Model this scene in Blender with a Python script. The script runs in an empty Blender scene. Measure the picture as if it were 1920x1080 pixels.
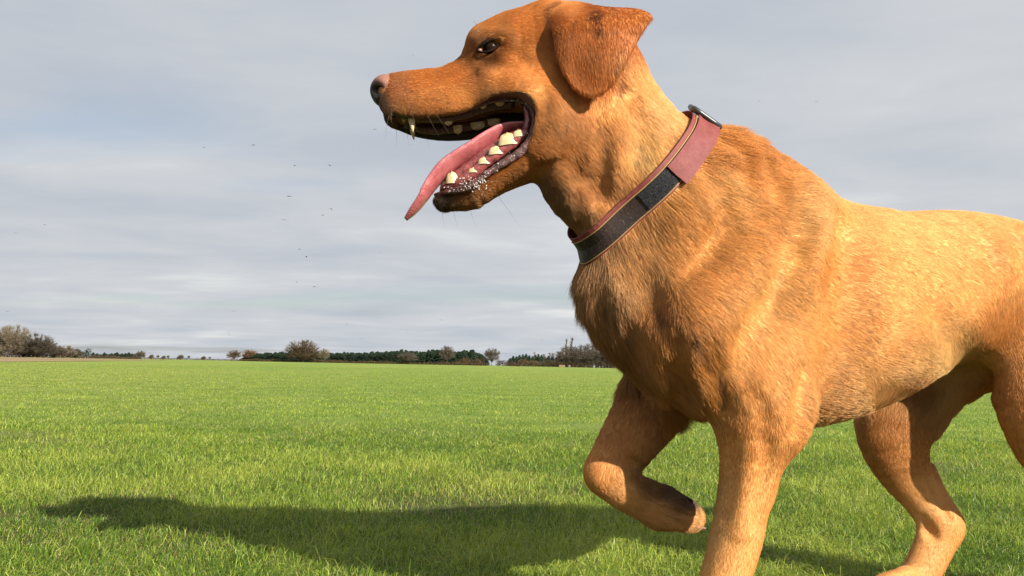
import bpy, math, random, time
_T0 = time.time()
import numpy as np
from mathutils import Vector, Matrix, kdtree

random.seed(7)
RNG = np.random.default_rng(11)
SC = bpy.context.scene
COL = SC.collection

# ------------------------------------------------------------------ camera
FPX = 1495.0                       # focal length in pixels of a 1920 px wide frame
CAMH = 0.356
PITCH = math.radians(5.56)
ROLL = math.radians(1.08)
_f = np.array([0, math.cos(PITCH), math.sin(PITCH)])
_u0 = np.array([0, -math.sin(PITCH), math.cos(PITCH)])
_r0 = np.array([1.0, 0, 0])
_r = _r0 * math.cos(ROLL) + _u0 * math.sin(ROLL)
_u = -_r0 * math.sin(ROLL) + _u0 * math.cos(ROLL)
CAMP = np.array([0, 0, CAMH])
cam_d = bpy.data.cameras.new('camera')
cam = bpy.data.objects.new('camera', cam_d)
COL.objects.link(cam)
cam_d.sensor_width = 36.0
cam_d.lens = FPX / 1920 * 36
cam_d.clip_start = 0.05
cam_d.clip_end = 9000
m = Matrix.Identity(4)
for i in range(3):
    m[i][0], m[i][1], m[i][2], m[i][3] = _r[i], _u[i], -_f[i], CAMP[i]
cam.matrix_world = m
SC.camera = cam

# ------------------------------------------------------------------ sun, sky, exposure
SUN_TRAVEL = Vector((-1.30, 1.28, -1.0)).normalized()
sun_d = bpy.data.lights.new('sun', 'SUN')
sun_d.energy = 5.0
sun_d.angle = math.radians(0.6)
sun_d.color = (1.0, 0.93, 0.82)
sun = bpy.data.objects.new('sun', sun_d)
COL.objects.link(sun)
sun.rotation_euler = SUN_TRAVEL.to_track_quat('-Z', 'Y').to_euler()
sun.location = (6, -5, 6)

W = bpy.data.worlds.new('World')
SC.world = W
W.use_nodes = True
nt = W.node_tree
nt.nodes.clear()
def N(tree, typ, **kw):
    n = tree.nodes.new(typ)
    for k, v in kw.items():
        if k.startswith('i_'):
            key = k[2:]
            key = int(key) if key.isdigit() else key.replace('_', ' ')
            n.inputs[key].default_value = v
        else:
            setattr(n, k, v)
    return n
def Lk(tree, a, b):
    tree.links.new(a, b)
def ramp(tree, fac, stops, interp='LINEAR'):
    n = tree.nodes.new('ShaderNodeValToRGB')
    n.color_ramp.interpolation = interp
    e = n.color_ramp.elements
    while len(e) < len(stops):
        e.new(0.5)
    for el, (p, c) in zip(e, stops):
        el.position = p
        el.color = (*c, 1) if len(c) == 3 else c
    Lk(tree, fac, n.inputs[0])
    return n.outputs[0]
def mathn(tree, op, a, b=None, clamp=False):
    n = tree.nodes.new('ShaderNodeMath')
    n.operation = op
    n.use_clamp = clamp
    for i, v in enumerate((a, b)):
        if v is None:
            continue
        if isinstance(v, (int, float)):
            n.inputs[i].default_value = v
        else:
            Lk(tree, v, n.inputs[i])
    return n.outputs[0]
def mixc(tree, fac, a, b, typ='MIX'):
    n = tree.nodes.new('ShaderNodeMix')
    n.data_type = 'RGBA'
    n.blend_type = typ
    for i, v in ((0, fac), (6, a), (7, b)):
        if isinstance(v, (int, float)):
            n.inputs[i].default_value = v
        elif isinstance(v, tuple):
            n.inputs[i].default_value = (*v, 1) if len(v) == 3 else v
        else:
            Lk(tree, v, n.inputs[i])
    return n.outputs[2]

sky = N(nt, 'ShaderNodeTexSky')
sky.sky_type = 'NISHITA'
sky.sun_disc = False
sky.sun_elevation = math.asin(-SUN_TRAVEL.z)
sky.sun_rotation = math.atan2(-SUN_TRAVEL.x, -SUN_TRAVEL.y)
sky.dust_density = 2.0
skys = mixc(nt, 1.0, sky.outputs[0], (0.068, 0.068, 0.068), 'MULTIPLY')
tc = N(nt, 'ShaderNodeTexCoord')
sep = N(nt, 'ShaderNodeSeparateXYZ')
Lk(nt, tc.outputs['Generated'], sep.inputs[0])
zz = mathn(nt, 'ADD', mathn(nt, 'MAXIMUM', sep.outputs[2], 0.0), 0.085)
ux = mathn(nt, 'DIVIDE', sep.outputs[0], zz)
uy = mathn(nt, 'DIVIDE', sep.outputs[1], zz)
cmb = N(nt, 'ShaderNodeCombineXYZ')
Lk(nt, ux, cmb.inputs[0]); Lk(nt, uy, cmb.inputs[1])
def cloud_noise(scale, detail, rough, loc, sc=(1, 1, 1), dist=0.0):
    mp = N(nt, 'ShaderNodeMapping')
    mp.inputs['Location'].default_value = loc
    mp.inputs['Scale'].default_value = sc
    Lk(nt, cmb.outputs[0], mp.inputs[0])
    n = N(nt, 'ShaderNodeTexNoise', i_Scale=scale, i_Detail=detail, i_Roughness=rough, i_Distortion=dist)
    Lk(nt, mp.outputs[0], n.inputs['Vector'])
    return n.outputs[0]
big = cloud_noise(0.36, 7, 0.5, (3.1, 1.7, 0), (1, 1.1, 1), 0.4)
fine = cloud_noise(1.15, 8, 0.55, (7.3, 2.2, 0), (0.8, 1.2, 1), 0.4)
gap = cloud_noise(0.45, 5, 0.5, (11.4, 5.2, 0), (0.7, 1.2, 1), 0.2)
tone = mathn(nt, 'ADD', mathn(nt, 'MULTIPLY', big, 0.55), mathn(nt, 'MULTIPLY', fine, 0.45))
cloud = ramp(nt, tone, [(0.30, (0.243, 0.266, 0.304)), (0.45, (0.300, 0.318, 0.346)), (0.55, (0.340, 0.353, 0.370)), (0.66, (0.430, 0.434, 0.430))])
gapf = ramp(nt, gap, [(0.56, (0, 0, 0)), (0.70, (0.75, 0.75, 0.75))])
skyc = mixc(nt, gapf, cloud, skys)
bg = N(nt, 'ShaderNodeBackground', i_Strength=1.0)
Lk(nt, skyc, bg.inputs[0])
out = N(nt, 'ShaderNodeOutputWorld')
Lk(nt, bg.outputs[0], out.inputs[0])

SC.view_settings.view_transform = 'Standard'
SC.view_settings.look = 'None'
SC.view_settings.gamma = 1.0
SC.view_settings.use_curve_mapping = False
SC.view_settings.exposure = 0.9
SC.render.engine = 'CYCLES'
SC.cycles.use_denoising = True
SC.cycles.max_bounces = 6
SC.cycles.diffuse_bounces = 3
SC.cycles.glossy_bounces = 3
SC.cycles.transmission_bounces = 3
SC.cycles.transparent_max_bounces = 6
SC.cycles_curves.shape = 'RIBBONS'

# ------------------------------------------------------------------ helpers
def pt(px, py, Y):
    """the point of the place that the photograph shows at pixel (px, py), Y metres deep"""
    d = _f + _r * ((px - 960) / FPX) + _u * ((540 - py) / FPX)
    return CAMP + d * (Y / d[1])
def ray(px, py):
    d = _f + _r * ((px - 960) / FPX) + _u * ((540 - py) / FPX)
    return d / np.linalg.norm(d)
def proj(P):
    q = np.asarray(P) - CAMP
    w = q @ _f
    return np.stack([960 + FPX * (q @ _r) / w, 540 - FPX * (q @ _u) / w], -1)
def ground_at(px, Y):
    p = pt(px, 690, Y)
    return np.array([p[0], Y, 0.0])

def tag(o, label=None, cat=None, group=None, kind=None):
    if label: o['label'] = label
    if cat: o['category'] = cat
    if group: o['group'] = group
    if kind: o['kind'] = kind
    return o
def empty(name, loc=(0, 0, 0)):
    o = bpy.data.objects.new(name, None)
    o.empty_display_size = 0.1
    o.location = loc
    COL.objects.link(o)
    return o
def mesh_np(name, V, F, mat, parent=None, smooth=False, col=None, link=True):
    """V (n,3); F (m,3) or (m,4) int array or a list of polygons"""
    me = bpy.data.meshes.new(name)
    if isinstance(F, np.ndarray):
        k = F.shape[1]
        me.vertices.add(len(V)); me.loops.add(F.size); me.polygons.add(len(F))
        me.vertices.foreach_set('co', np.asarray(V, np.float32).ravel())
        me.loops.foreach_set('vertex_index', F.astype(np.int32).ravel())
        me.polygons.foreach_set('loop_start', np.arange(0, F.size, k, dtype=np.int32))
        me.update(calc_edges=True)
    else:
        me.from_pydata([tuple(map(float, v)) for v in V], [], F)
        me.update()
    if smooth:
        me.polygons.foreach_set('use_smooth', np.ones(len(me.polygons), bool))
    if col is not None:
        a = me.color_attributes.new('col', 'FLOAT_COLOR', 'POINT')
        c4 = np.ones((len(V), 4), np.float32); c4[:, :3] = col
        a.data.foreach_set('color', c4.ravel())
    if mat: me.materials.append(mat)
    if not link:
        return me
    o = bpy.data.objects.new(name, me)
    COL.objects.link(o)
    if parent:
        o.parent = parent
        o.matrix_parent_inverse = Matrix.Translation(-Vector(parent.location))
    return o

def new_mat(name):
    mt = bpy.data.materials.new(name)
    mt.use_nodes = True
    t = mt.node_tree
    b = t.nodes['Principled BSDF']
    return mt, t, b
def simple_mat(name, col, rough=0.6, spec=0.5, noise=None, bump=0.0, bscale=200, coat=0.0, sss=0.0):
    mt, t, b = new_mat(name)
    b.inputs['Roughness'].default_value = rough
    b.inputs['Specular IOR Level'].default_value = spec
    b.inputs['Coat Weight'].default_value = coat
    b.inputs['Coat Roughness'].default_value = 0.12
    if sss:
        b.inputs['Subsurface Weight'].default_value = sss
        b.inputs['Subsurface Radius'].default_value = (1.0, 0.35, 0.2)
        b.inputs['Subsurface Scale'].default_value = 0.006
    tcn = N(t, 'ShaderNodeTexCoord')
    if noise:
        sc, c2 = noise
        n = N(t, 'ShaderNodeTexNoise', i_Scale=sc, i_Detail=5.0, i_Roughness=0.6)
        Lk(t, tcn.outputs['Object'], n.inputs['Vector'])
        f = ramp(t, n.outputs[0], [(0.35, (0, 0, 0)), (0.65, (1, 1, 1))])
        Lk(t, mixc(t, f, col, c2), b.inputs['Base Color'])
    else:
        b.inputs['Base Color'].default_value = (*col, 1)
    if bump:
        n2 = N(t, 'ShaderNodeTexNoise', i_Scale=bscale, i_Detail=4.0)
        Lk(t, tcn.outputs['Object'], n2.inputs['Vector'])
        bp = N(t, 'ShaderNodeBump', i_Strength=bump, i_Distance=0.002)
        Lk(t, n2.outputs[0], bp.inputs['Height'])
        Lk(t, bp.outputs[0], b.inputs['Normal'])
    return mt

def _hash(i, j, k, s):
    h = (i * 374761393 + j * 668265263 + k * 2147483647 + s * 1274126177) & 0xFFFFFFFF
    h = ((h ^ (h >> 13)) * 1274126177) & 0xFFFFFFFF
    return ((h ^ (h >> 16)) & 0xFFFF) / 65535.0
def vnoise(P, scale, seed=0):
    """smooth value noise in -1..1 on points (n,3)"""
    q = np.asarray(P, np.float64) * scale + 1000.0
    b = np.floor(q).astype(np.int64)
    f = q - b
    f = f * f * (3 - 2 * f)
    r = 0
    for dx in (0, 1):
        for dy in (0, 1):
            for dz in (0, 1):
                w = (f[:, 0] if dx else 1 - f[:, 0]) * (f[:, 1] if dy else 1 - f[:, 1]) * (f[:, 2] if dz else 1 - f[:, 2])
                r = r + w * _hash(b[:, 0] + dx, b[:, 1] + dy, b[:, 2] + dz, seed)
    return r * 2 - 1
def fbm(P, scale, seed=0, oct=3):
    return sum(vnoise(P, scale * 2 ** i, seed + i * 17) * 0.5 ** i for i in range(oct)) / 1.6

def catmull(P, n):
    P = np.asarray(P, float)
    if len(P) < 3:
        t = np.linspace(0, 1, n + 1)[:, None]
        return P[0] * (1 - t) + P[1] * t
    Q = np.vstack([2 * P[0] - P[1], P, 2 * P[-1] - P[-2]])
    o = []
    for i in range(1, len(Q) - 2):
        p0, p1, p2, p3 = Q[i - 1:i + 3]
        for t in np.linspace(0, 1, n, endpoint=False):
            o.append(0.5 * (2 * p1 + (p2 - p0) * t + (2 * p0 - 5 * p1 + 4 * p2 - p3) * t * t + (3 * p1 - p0 - 3 * p2 + p3) * t ** 3))
    o.append(P[-1])
    return np.array(o)

def tube_mesh(path, rad, seg=8, flat=None, up=None):
    """closed tube along path (n,3); rad scalar/array, flat = second radius along `up`"""
    path = np.asarray(path, float)
    n = len(path)
    rad = np.broadcast_to(np.asarray(rad, float), (n,))
    fl = rad if flat is None else np.broadcast_to(np.asarray(flat, float), (n,))
    tan = np.gradient(path, axis=0)
    tan /= np.linalg.norm(tan, axis=1)[:, None] + 1e-12
    upv = np.array([0, 1, 0.02]) if up is None else np.asarray(up, float)
    V, F = [], []
    for i in range(n):
        uu = upv if upv.ndim == 1 else upv[i]
        a = np.cross(tan[i], uu); a /= np.linalg.norm(a) + 1e-12
        b = np.cross(a, tan[i])
        for k in range(seg):
            th = 2 * math.pi * k / seg
            V.append(path[i] + a * rad[i] * math.cos(th) + b * fl[i] * math.sin(th))
    for i in range(n - 1):
        for k in range(seg):
            F.append([i * seg + k, i * seg + (k + 1) % seg, (i + 1) * seg + (k + 1) % seg, (i + 1) * seg + k])
    F.append([k for k in range(seg)][::-1])
    F.append([(n - 1) * seg + k for k in range(seg)])
    return V, F
GRASS_N1, GRASS_N2 = 270000, 215000
FUR_N = 700000

# ------------------------------------------------------------------ ground
def horizon_y(px):
    return 540 + (685.5 - 540) + (px - 960) * math.tan(ROLL)

mt, t, b = new_mat('field_turf')
geo = N(t, 'ShaderNodeNewGeometry')
def gnoise(scale, detail=4.0, rough=0.55, sc=(1, 1, 1), loc=(0, 0, 0)):
    mp = N(t, 'ShaderNodeMapping')
    mp.inputs['Scale'].default_value = sc
    mp.inputs['Location'].default_value = loc
    Lk(t, geo.outputs['Position'], mp.inputs[0])
    n = N(t, 'ShaderNodeTexNoise', i_Scale=scale, i_Detail=detail, i_Roughness=rough)
    Lk(t, mp.outputs[0], n.inputs['Vector'])
    return n.outputs[0]
c1 = ramp(t, gnoise(1.7, 6, 0.65), [(0.3, (0.160, 0.212, 0.038)), (0.5, (0.204, 0.260, 0.050)), (0.7, (0.258, 0.308, 0.070))])
c2 = ramp(t, gnoise(0.09, 4, 0.5, (1.0, 0.35, 1)), [(0.35, (0.80, 0.92, 0.8)), (0.62, (1.12, 1.05, 1.1))])
soil = ramp(t, gnoise(12, 5, 0.6), [(0.35, (0.035, 0.040, 0.010)), (0.65, (0.085, 0.085, 0.026))])
spx = N(t, 'ShaderNodeSeparateXYZ'); Lk(t, geo.outputs['Position'], spx.inputs[0])
farf = ramp(t, mathn(t, 'DIVIDE', spx.outputs[1], 60.0), [(0.025, (0, 0, 0)), (0.085, (1, 1, 1))])
c3 = ramp(t, gnoise(45, 3, 0.6), [(0.3, (0.75, 0.78, 0.7)), (0.7, (1.15, 1.15, 1.15))])
Lk(t, mixc(t, farf, soil, mixc(t, 1.0, mixc(t, 1.0, c1, c2, 'MULTIPLY'), c3, 'MULTIPLY')), b.inputs['Base Color'])
b.inputs['Roughness'].default_value = 0.9
b.inputs['Specular IOR Level'].default_value = 0.15
bp = N(t, 'ShaderNodeBump', i_Strength=1.0, i_Distance=0.03)
Lk(t, gnoise(30, 5, 0.7), bp.inputs['Height'])
Lk(t, bp.outputs[0], b.inputs['Normal'])
M_TURF = mt
gv = [(-4000, -60, 0), (4000, -60, 0), (4000, 7000, 0), (-4000, 7000, 0)]
ground = mesh_np('ground', np.array(gv), [[0, 1, 2, 3]], M_TURF)
tag(ground, 'flat mown green field running to the far trees', kind='structure')

# dry margin along the field's edge
mt, t, b = new_mat('dry_margin')
geo = N(t, 'ShaderNodeNewGeometry')
c1 = ramp(t, gnoise(0.35, 6, 0.65, (1, 0.3, 1)), [(0.3, (0.15, 0.095, 0.036)), (0.5, (0.22, 0.155, 0.065)), (0.7, (0.33, 0.26, 0.135))])
c2 = ramp(t, gnoise(0.05, 3, 0.5), [(0.35, (0.85, 0.75, 0.6)), (0.65, (1.1, 1.1, 1.1))])
Lk(t, mixc(t, 1.0, c1, c2, 'MULTIPLY'), b.inputs['Base Color'])
b.inputs['Roughness'].default_value = 0.95
M_MARGIN = mt
P1, P2 = ground_at(-60, 40), ground_at(330, 330)
mv, mf = [], []
NS = 90
for i in range(NS + 1):
    u = (i / NS) ** 1.6
    e = P1 * (1 - u) + P2 * u
    w = fbm(np.array([[u * 9, 0.3, 0.1]]), 1.0, 3)[0]
    e = e + np.array([1.2 * w, 0, 0]) * (1 + 3 * u)
    mv += [e + np.array([0, 0, 0.02]), e + np.array([-230, 40, 0.02])]
for i in range(NS):
    mf.append([2 * i, 2 * i + 2, 2 * i + 3, 2 * i + 1])
field_margin = mesh_np('field_margin', np.array(mv), mf, M_MARGIN)
tag(field_margin, 'strip of dry brown stubble along the field edge', kind='structure')

# ------------------------------------------------------------------ grass blades
def grass_blades(n, d0, d1, seed, hmin, hmax, half=0.78, power=1.0, inner=0):
    rg = np.random.default_rng(seed)
    d = d0 * (d1 / d0) ** (rg.random(n) ** power)
    a = (rg.random(n) * 2 - 1) * half if inner == 0 else (inner + (half - inner) * rg.random(n)) * np.where(rg.random(n) < 0.5, -1, 1)
    x = a * d
    y = d
    P = np.stack([x, y, np.zeros(n)], 1)
    clump = fbm(P, 3.2, 5, 3)
    fine_c = vnoise(P, 22, 9)
    # thin, worn spots where the soil and dead thatch show
    worn = fbm(P, 1.9, 21, 3)
    keep = rg.random(n) > np.clip((worn - 0.24) * 3.0, 0, 0.85)
    P, d, clump, fine_c, worn = P[keep], d[keep], clump[keep], fine_c[keep], worn[keep]
    n = len(P)
    h = (hmin + (hmax - hmin) * rg.random(n) ** 1.3) * (1 + 0.35 * clump + 0.25 * fine_c)
    grow = np.clip(d / 2.6, 0.8, None) ** 0.82
    w = (0.0010 + 0.0010 * rg.random(n)) * grow
    az = rg.random(n) * 2 * np.pi
    tall = rg.random(n) < 0.04
    h = np.where(tall, h * 1.8, h)
    lean = (0.35 + 1.75 * rg.random(n)) * h
    ld = np.stack([np.cos(az), np.sin(az)], 1) + np.array([0.25, 0.1]) + 0.5 * np.stack([vnoise(P, 9, 31), vnoise(P, 9, 37)], 1)
    ld /= np.linalg.norm(ld, axis=1)[:, None]
    wz = rg.random(n) * np.pi
    wd = np.stack([np.cos(wz), np.sin(wz), np.zeros(n)], 1) * w[:, None] * 0.5
    mid = P.copy(); mid[:, :2] += ld * (lean * 0.3)[:, None]; mid[:, 2] = h * 0.62
    tip = P.copy(); tip[:, :2] += ld * lean[:, None]; tip[:, 2] = h * (1.05 - 0.95 * rg.random(n))
    V = np.empty((n, 5, 3), np.float32)
    V[:, 0] = P - wd; V[:, 1] = P + wd; V[:, 2] = mid - wd * 0.85; V[:, 3] = mid + wd * 0.85; V[:, 4] = tip
    V[:, :2, 2] -= 0.004
    base = (np.arange(n) * 5)[:, None]
    F = np.concatenate([base + np.array([[0, 1, 3]]), base + np.array([[0, 3, 2]]), base + np.array([[2, 3, 4]])])
    g1 = np.array([0.072, 0.155, 0.012]); g2 = np.array([0.212, 0.322, 0.032]); g3 = np.array([0.43, 0.48, 0.085])
    dead = np.array([0.46, 0.38, 0.16])
    u = np.clip(0.48 + 0.55 * clump + 0.38 * rg.standard_normal(n), 0, 1)[:, None]
    c = np.where(u < 0.5, g1 + (g2 - g1) * u * 2, g2 + (g3 - g2) * (u * 2 - 1))
    isd = rg.random(n) < (0.05 + 0.26 * np.clip(worn + 0.12, 0, 1))
    c[isd] = dead * (0.6 + 0.6 * rg.random((isd.sum(), 1)))
    # dead blades lie lower
    V[isd, 2:, 2] *= 0.7
    C = np.repeat(c, 5, axis=0).reshape(n, 5, 3)
    C[:, 4] = C[:, 4] * 0.75 + np.array([0.24, 0.24, 0.05]) * 0.25
    return V.reshape(-1, 3), F, C.reshape(-1, 3)

mt, t, b = new_mat('grass_blade')
at = N(t, 'ShaderNodeAttribute'); at.attribute_name = 'col'
Lk(t, at.outputs['Color'], b.inputs['Base Color'])
b.inputs['Roughness'].default_value = 0.45
b.inputs['Specular IOR Level'].default_value = 0.45
tl = N(t, 'ShaderNodeBsdfTranslucent')
Lk(t, mixc(t, 1.0, at.outputs['Color'], (1.3, 1.25, 0.7), 'MULTIPLY'), tl.inputs[0])
ms = N(t, 'ShaderNodeMixShader', i_0=0.38)
Lk(t, b.outputs[0], ms.inputs[1]); Lk(t, tl.outputs[0], ms.inputs[2])
Lk(t, ms.outputs[0], t.nodes['Material Output'].inputs[0])
M_BLADE = mt
ga = grass_blades(GRASS_N1, 1.15, 4.2, 101, 0.010, 0.028)
gb = grass_blades(GRASS_N2, 4.2, 60, 102, 0.010, 0.022, half=0.75, power=1.15)
gc = grass_blades(24000, 0.45, 1.2, 103, 0.018, 0.042, half=1.3)
gd = grass_blades(60000, 1.2, 9.0, 104, 0.012, 0.030, half=2.4, inner=0.74)
Vs, Fs, Cs, off = [], [], [], 0
for V_, F_, C_ in (ga, gb, gc, gd):
    Vs.append(V_); Fs.append(F_ + off); Cs.append(C_); off += len(V_)
grass = mesh_np('grass', np.concatenate(Vs), np.concatenate(Fs), M_BLADE, col=np.concatenate(Cs))
tag(grass, 'short green grass blades covering the field', 'grass', kind='stuff')

# ------------------------------------------------------------------ trees
def bark_mat(name, c, c2):
    return simple_mat(name, c, 0.9, 0.2, noise=(1.5, c2))
M_BARK = bark_mat('bark_grey_brown', (0.085, 0.066, 0.045), (0.13, 0.105, 0.075))
M_BARK_PALE = bark_mat('bark_pale', (0.15, 0.125, 0.085), (0.19, 0.16, 0.115))
M_BARK_DARK = bark_mat('bark_dark', (0.04, 0.033, 0.024), (0.06, 0.05, 0.036))
M_TWIG = bark_mat('twigs_brown', (0.090, 0.062, 0.036), (0.125, 0.09, 0.054))
M_TWIG_PALE = bark_mat('twigs_pale', (0.15, 0.122, 0.080), (0.19, 0.158, 0.108))
M_TWIG_DARK = bark_mat('twigs_dark', (0.062, 0.052, 0.036), (0.085, 0.07, 0.05))
M_TWIG_RED = bark_mat('twigs_red_brown', (0.135, 0.075, 0.038), (0.17, 0.10, 0.055))
M_TWIG_GREY = bark_mat('twigs_grey', (0.095, 0.078, 0.057), (0.125, 0.105, 0.078))
M_NEEDLE = bark_mat('pine_needles', (0.013, 0.026, 0.014), (0.024, 0.040, 0.020))
M_EVERGREEN = bark_mat('evergreen_leaves', (0.014, 0.026, 0.012), (0.024, 0.040, 0.018))
M_SCRUB = bark_mat('scrub', (0.075, 0.05, 0.026), (0.12, 0.075, 0.036))
M_HEDGE = bark_mat('hedge_twigs', (0.048, 0.032, 0.02), (0.075, 0.052, 0.032))

def unit(v):
    return v / (np.linalg.norm(v) + 1e-12)
def quads_to_tris(F):
    q = np.array([f for f in F if len(f) == 4], np.int64).reshape(-1, 4)
    return np.concatenate([q[:, [0, 1, 2]], q[:, [0, 2, 3]]])
def bare_tree(seed, style):
    """unit-height winter tree; returns (trunk V,F), (crown V,F)"""
    rg = np.random.default_rng(seed)
    TV, TF, CV, CF, TW = [], [], [], [], []
    def tube(p, q, r0, r1, seg, V, F):
        tdir = unit(q - p)
        a = unit(np.cross(tdir, [0.3, 0.9, 0.2])); bb = np.cross(tdir, a)
        n0 = len(V)
        for c, r in ((p, r0), (q, r1)):
            for k in range(seg):
                th = 2 * math.pi * k / seg
                V.append(c + r * (a * math.cos(th) + bb * math.sin(th)))
        for k in range(seg):
            F.append([n0 + k, n0 + (k + 1) % seg, n0 + seg + (k + 1) % seg, n0 + seg + k])
    P = dict(dome=(0, 0, 0, 0, 0, 0), domelow=(0, 0, 0, 0, 0, 0), spread=(0.20, 0.62, 4, 0.30, 0.70, 24), dense=(0.05, 0.66, 4, 0.34, 0.72, 44), upright=(0.10, 0.20, 4, 0.26, 0.70, 20), wood=(0.06, 0.34, 4, 0.28, 0.70, 22))[style]
    t0, spread, depth, l0, lr, ntw = P
    def twigs(p, d, L, n):
        v = d + rg.normal(size=(n, 3)) * (0.75 if style != 'upright' else 0.28) + np.array([0, 0, 0.12])
        v /= np.linalg.norm(v, axis=1)[:, None]
        s = p - d * (L * 0.8 * rg.random((n, 1)))
        l = L * (0.5 + 0.9 * rg.random((n, 1)))
        side = np.cross(v, rg.normal(size=(n, 3)))
        side *= (0.0022 + 0.0016 * rg.random((n, 1))) / (np.linalg.norm(side, axis=1)[:, None] + 1e-9)
        bend = s + v * l * 0.55 + rg.normal(size=(n, 3)) * l * 0.06
        TW.append(np.stack([s - side, s + side, bend + side * 0.8, bend - side * 0.8, s + v * l - np.array([0, 0, 0.04]) * l], 1))
    def grow(p, d, L, r, k):
        q = p + d * L
        mid = p + d * L * 0.5 + rg.normal(size=3) * L * 0.05
        if k >= depth - 1:
            tube(p, mid, r, r * 0.85, 5, TV, TF); tube(mid, q, r * 0.85, r * 0.65, 5, TV, TF)
        else:
            tube(p, mid, r, r * 0.8, 3, CV, CF); tube(mid, q, r * 0.8, r * 0.55, 3, CV, CF)
        if k <= 2:
            twigs(q, d, L * 0.75, ntw if k <= 1 else ntw // 2)
        if k == 0:
            return
        nb = 3 if k > 1 else 3
        for _ in range(nb + (rg.random() < 0.5)):
            nd = unit(d + rg.normal(size=3) * spread + np.array([0, 0, 0.18 if style != 'dense' else 0.05]))
            if nd[2] < 0.02: nd[2] = 0.05 + 0.1 * rg.random()
            grow(q if rg.random() < 0.7 else mid, unit(nd), L * lr * (0.8 + 0.4 * rg.random()), r * 0.6, k - 1)
    if style in ('dome', 'domelow'):
        t0 = 0.22 if style == 'dome' else 0.04
        top = np.array([0, 0, t0])
        tube(np.array([0, 0, -0.01]), top, 0.024, 0.018, 6, TV, TF)
        lumps = rg.normal(size=(14, 3)); lumps /= np.linalg.norm(lumps, axis=1)[:, None]
        for _ in range(150 if style == 'dome' else 230):
            d = unit(rg.normal(size=3))
            if d[2] < -0.55: d[2] *= -0.5
            R = 1 + 0.10 * (np.exp(4 * (lumps @ d - 1)).sum() - 0.6) + rg.normal() * 0.05
            c0 = np.array([0, 0, 0.5 + t0 / 2])
            e = c0 + d * np.array([0.47, 0.47, 0.5 - t0 / 2]) * R * (1 if rg.random() < 0.6 else 0.55 + 0.4 * rg.random())
            e[2] = max(e[2], 0.03)
            st = top + np.array([0, 0, 0.15 * rg.random() * max(d[2], 0)])
            mid = st * 0.55 + e * 0.45 + np.array([0, 0, 0.04]) + rg.normal(size=3) * 0.03
            big_ = _ < 14
            tube(st, mid, 0.010 if big_ else 0.004, 0.006 if big_ else 0.003, 3, TV if big_ else CV, TF if big_ else CF)
            tube(mid, e, 0.005 if big_ else 0.0028, 0.0012, 3, TV if big_ else CV, TF if big_ else CF)
            dd = unit(e - mid)
            twigs(e, dd, 0.13, 26)
            twigs(mid * 0.4 + e * 0.6, dd, 0.13, 14)
    stems = {'dome': 0, 'domelow': 0, 'dense': 6, 'spread': 1, 'upright': 1, 'wood': 1}[style]
    for s in range(stems):
        base = np.array([0, 0, 0.0]) if stems == 1 else np.append(rg.normal(size=2) * 0.05, 0)
        d = unit(np.array([0, 0, 1.0]) + np.append(rg.normal(size=2) * (0.04 if stems == 1 else 0.55), 0))
        top = base + d * max(t0, 0.03)
        tube(base - np.array([0, 0, 0.01]), top, 0.028 if stems == 1 else 0.014, 0.022 if stems == 1 else 0.012, 6, TV, TF)
        if style in ('upright', 'wood'):
            # a leading stem with steep side limbs all the way up
            p = top; r = 0.02
            nseg = 9
            for i in range(nseg):
                q = p + unit(np.array([0, 0, 1.0]) + np.append(rg.normal(size=2) * 0.06, 0)) * (0.9 - t0) / nseg
                tube(p, q, r, r * 0.86, 5, TV, TF)
                for _ in range(3):
                    az = rg.random() * 6.28
                    out = np.array([math.cos(az), math.sin(az), 0])
                    L = (0.24 if style == 'wood' else 0.16) * (1 - 0.65 * i / nseg) * (0.7 + 0.5 * rg.random())
                    nd = unit(out * (0.62 if style == 'wood' else 0.25) + np.array([0, 0, 1.0]))
                    e = p + nd * L
                    tube(p, e, r * 0.4, r * 0.14, 3, CV, CF)
                    twigs(e, nd, L * 0.8, ntw // 2)
                    twigs(p + nd * L * 0.55, nd, L * 0.7, ntw // 3)
                p = q; r *= 0.86
            twigs(p, np.array([0, 0, 1.0]), 0.1, ntw)
        else:
            for j in range(4 if stems == 1 else 2):
                nd = unit(d + np.append(rg.normal(size=2) * 0.6, 0.1 * rg.random()))
                grow(top, nd, l0 * (0.75 + 0.35 * rg.random()) * (0.8 if stems > 1 else 1), 0.016 if stems == 1 else 0.010, 3)
    tw = np.concatenate(TW); n0 = len(CV); nt_ = len(tw)
    A = np.concatenate([np.array(CV).reshape(-1, 3), tw.reshape(-1, 3)]); B = np.array(TV)
    CF = quads_to_tris(CF)
    bi = n0 + 5 * np.arange(nt_)[:, None]
    CF = np.concatenate([CF, bi + np.array([[0, 1, 2]]), bi + np.array([[0, 2, 3]]), bi + np.array([[3, 2, 4]])])
    TF = quads_to_tris(TF)
    zmax = np.percentile(A[:, 2], 99.5); A /= zmax; B /= zmax
    wid = np.percentile(np.abs(A[:, 0]), 98) * 2
    return (B, TF), (A, CF), wid
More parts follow.
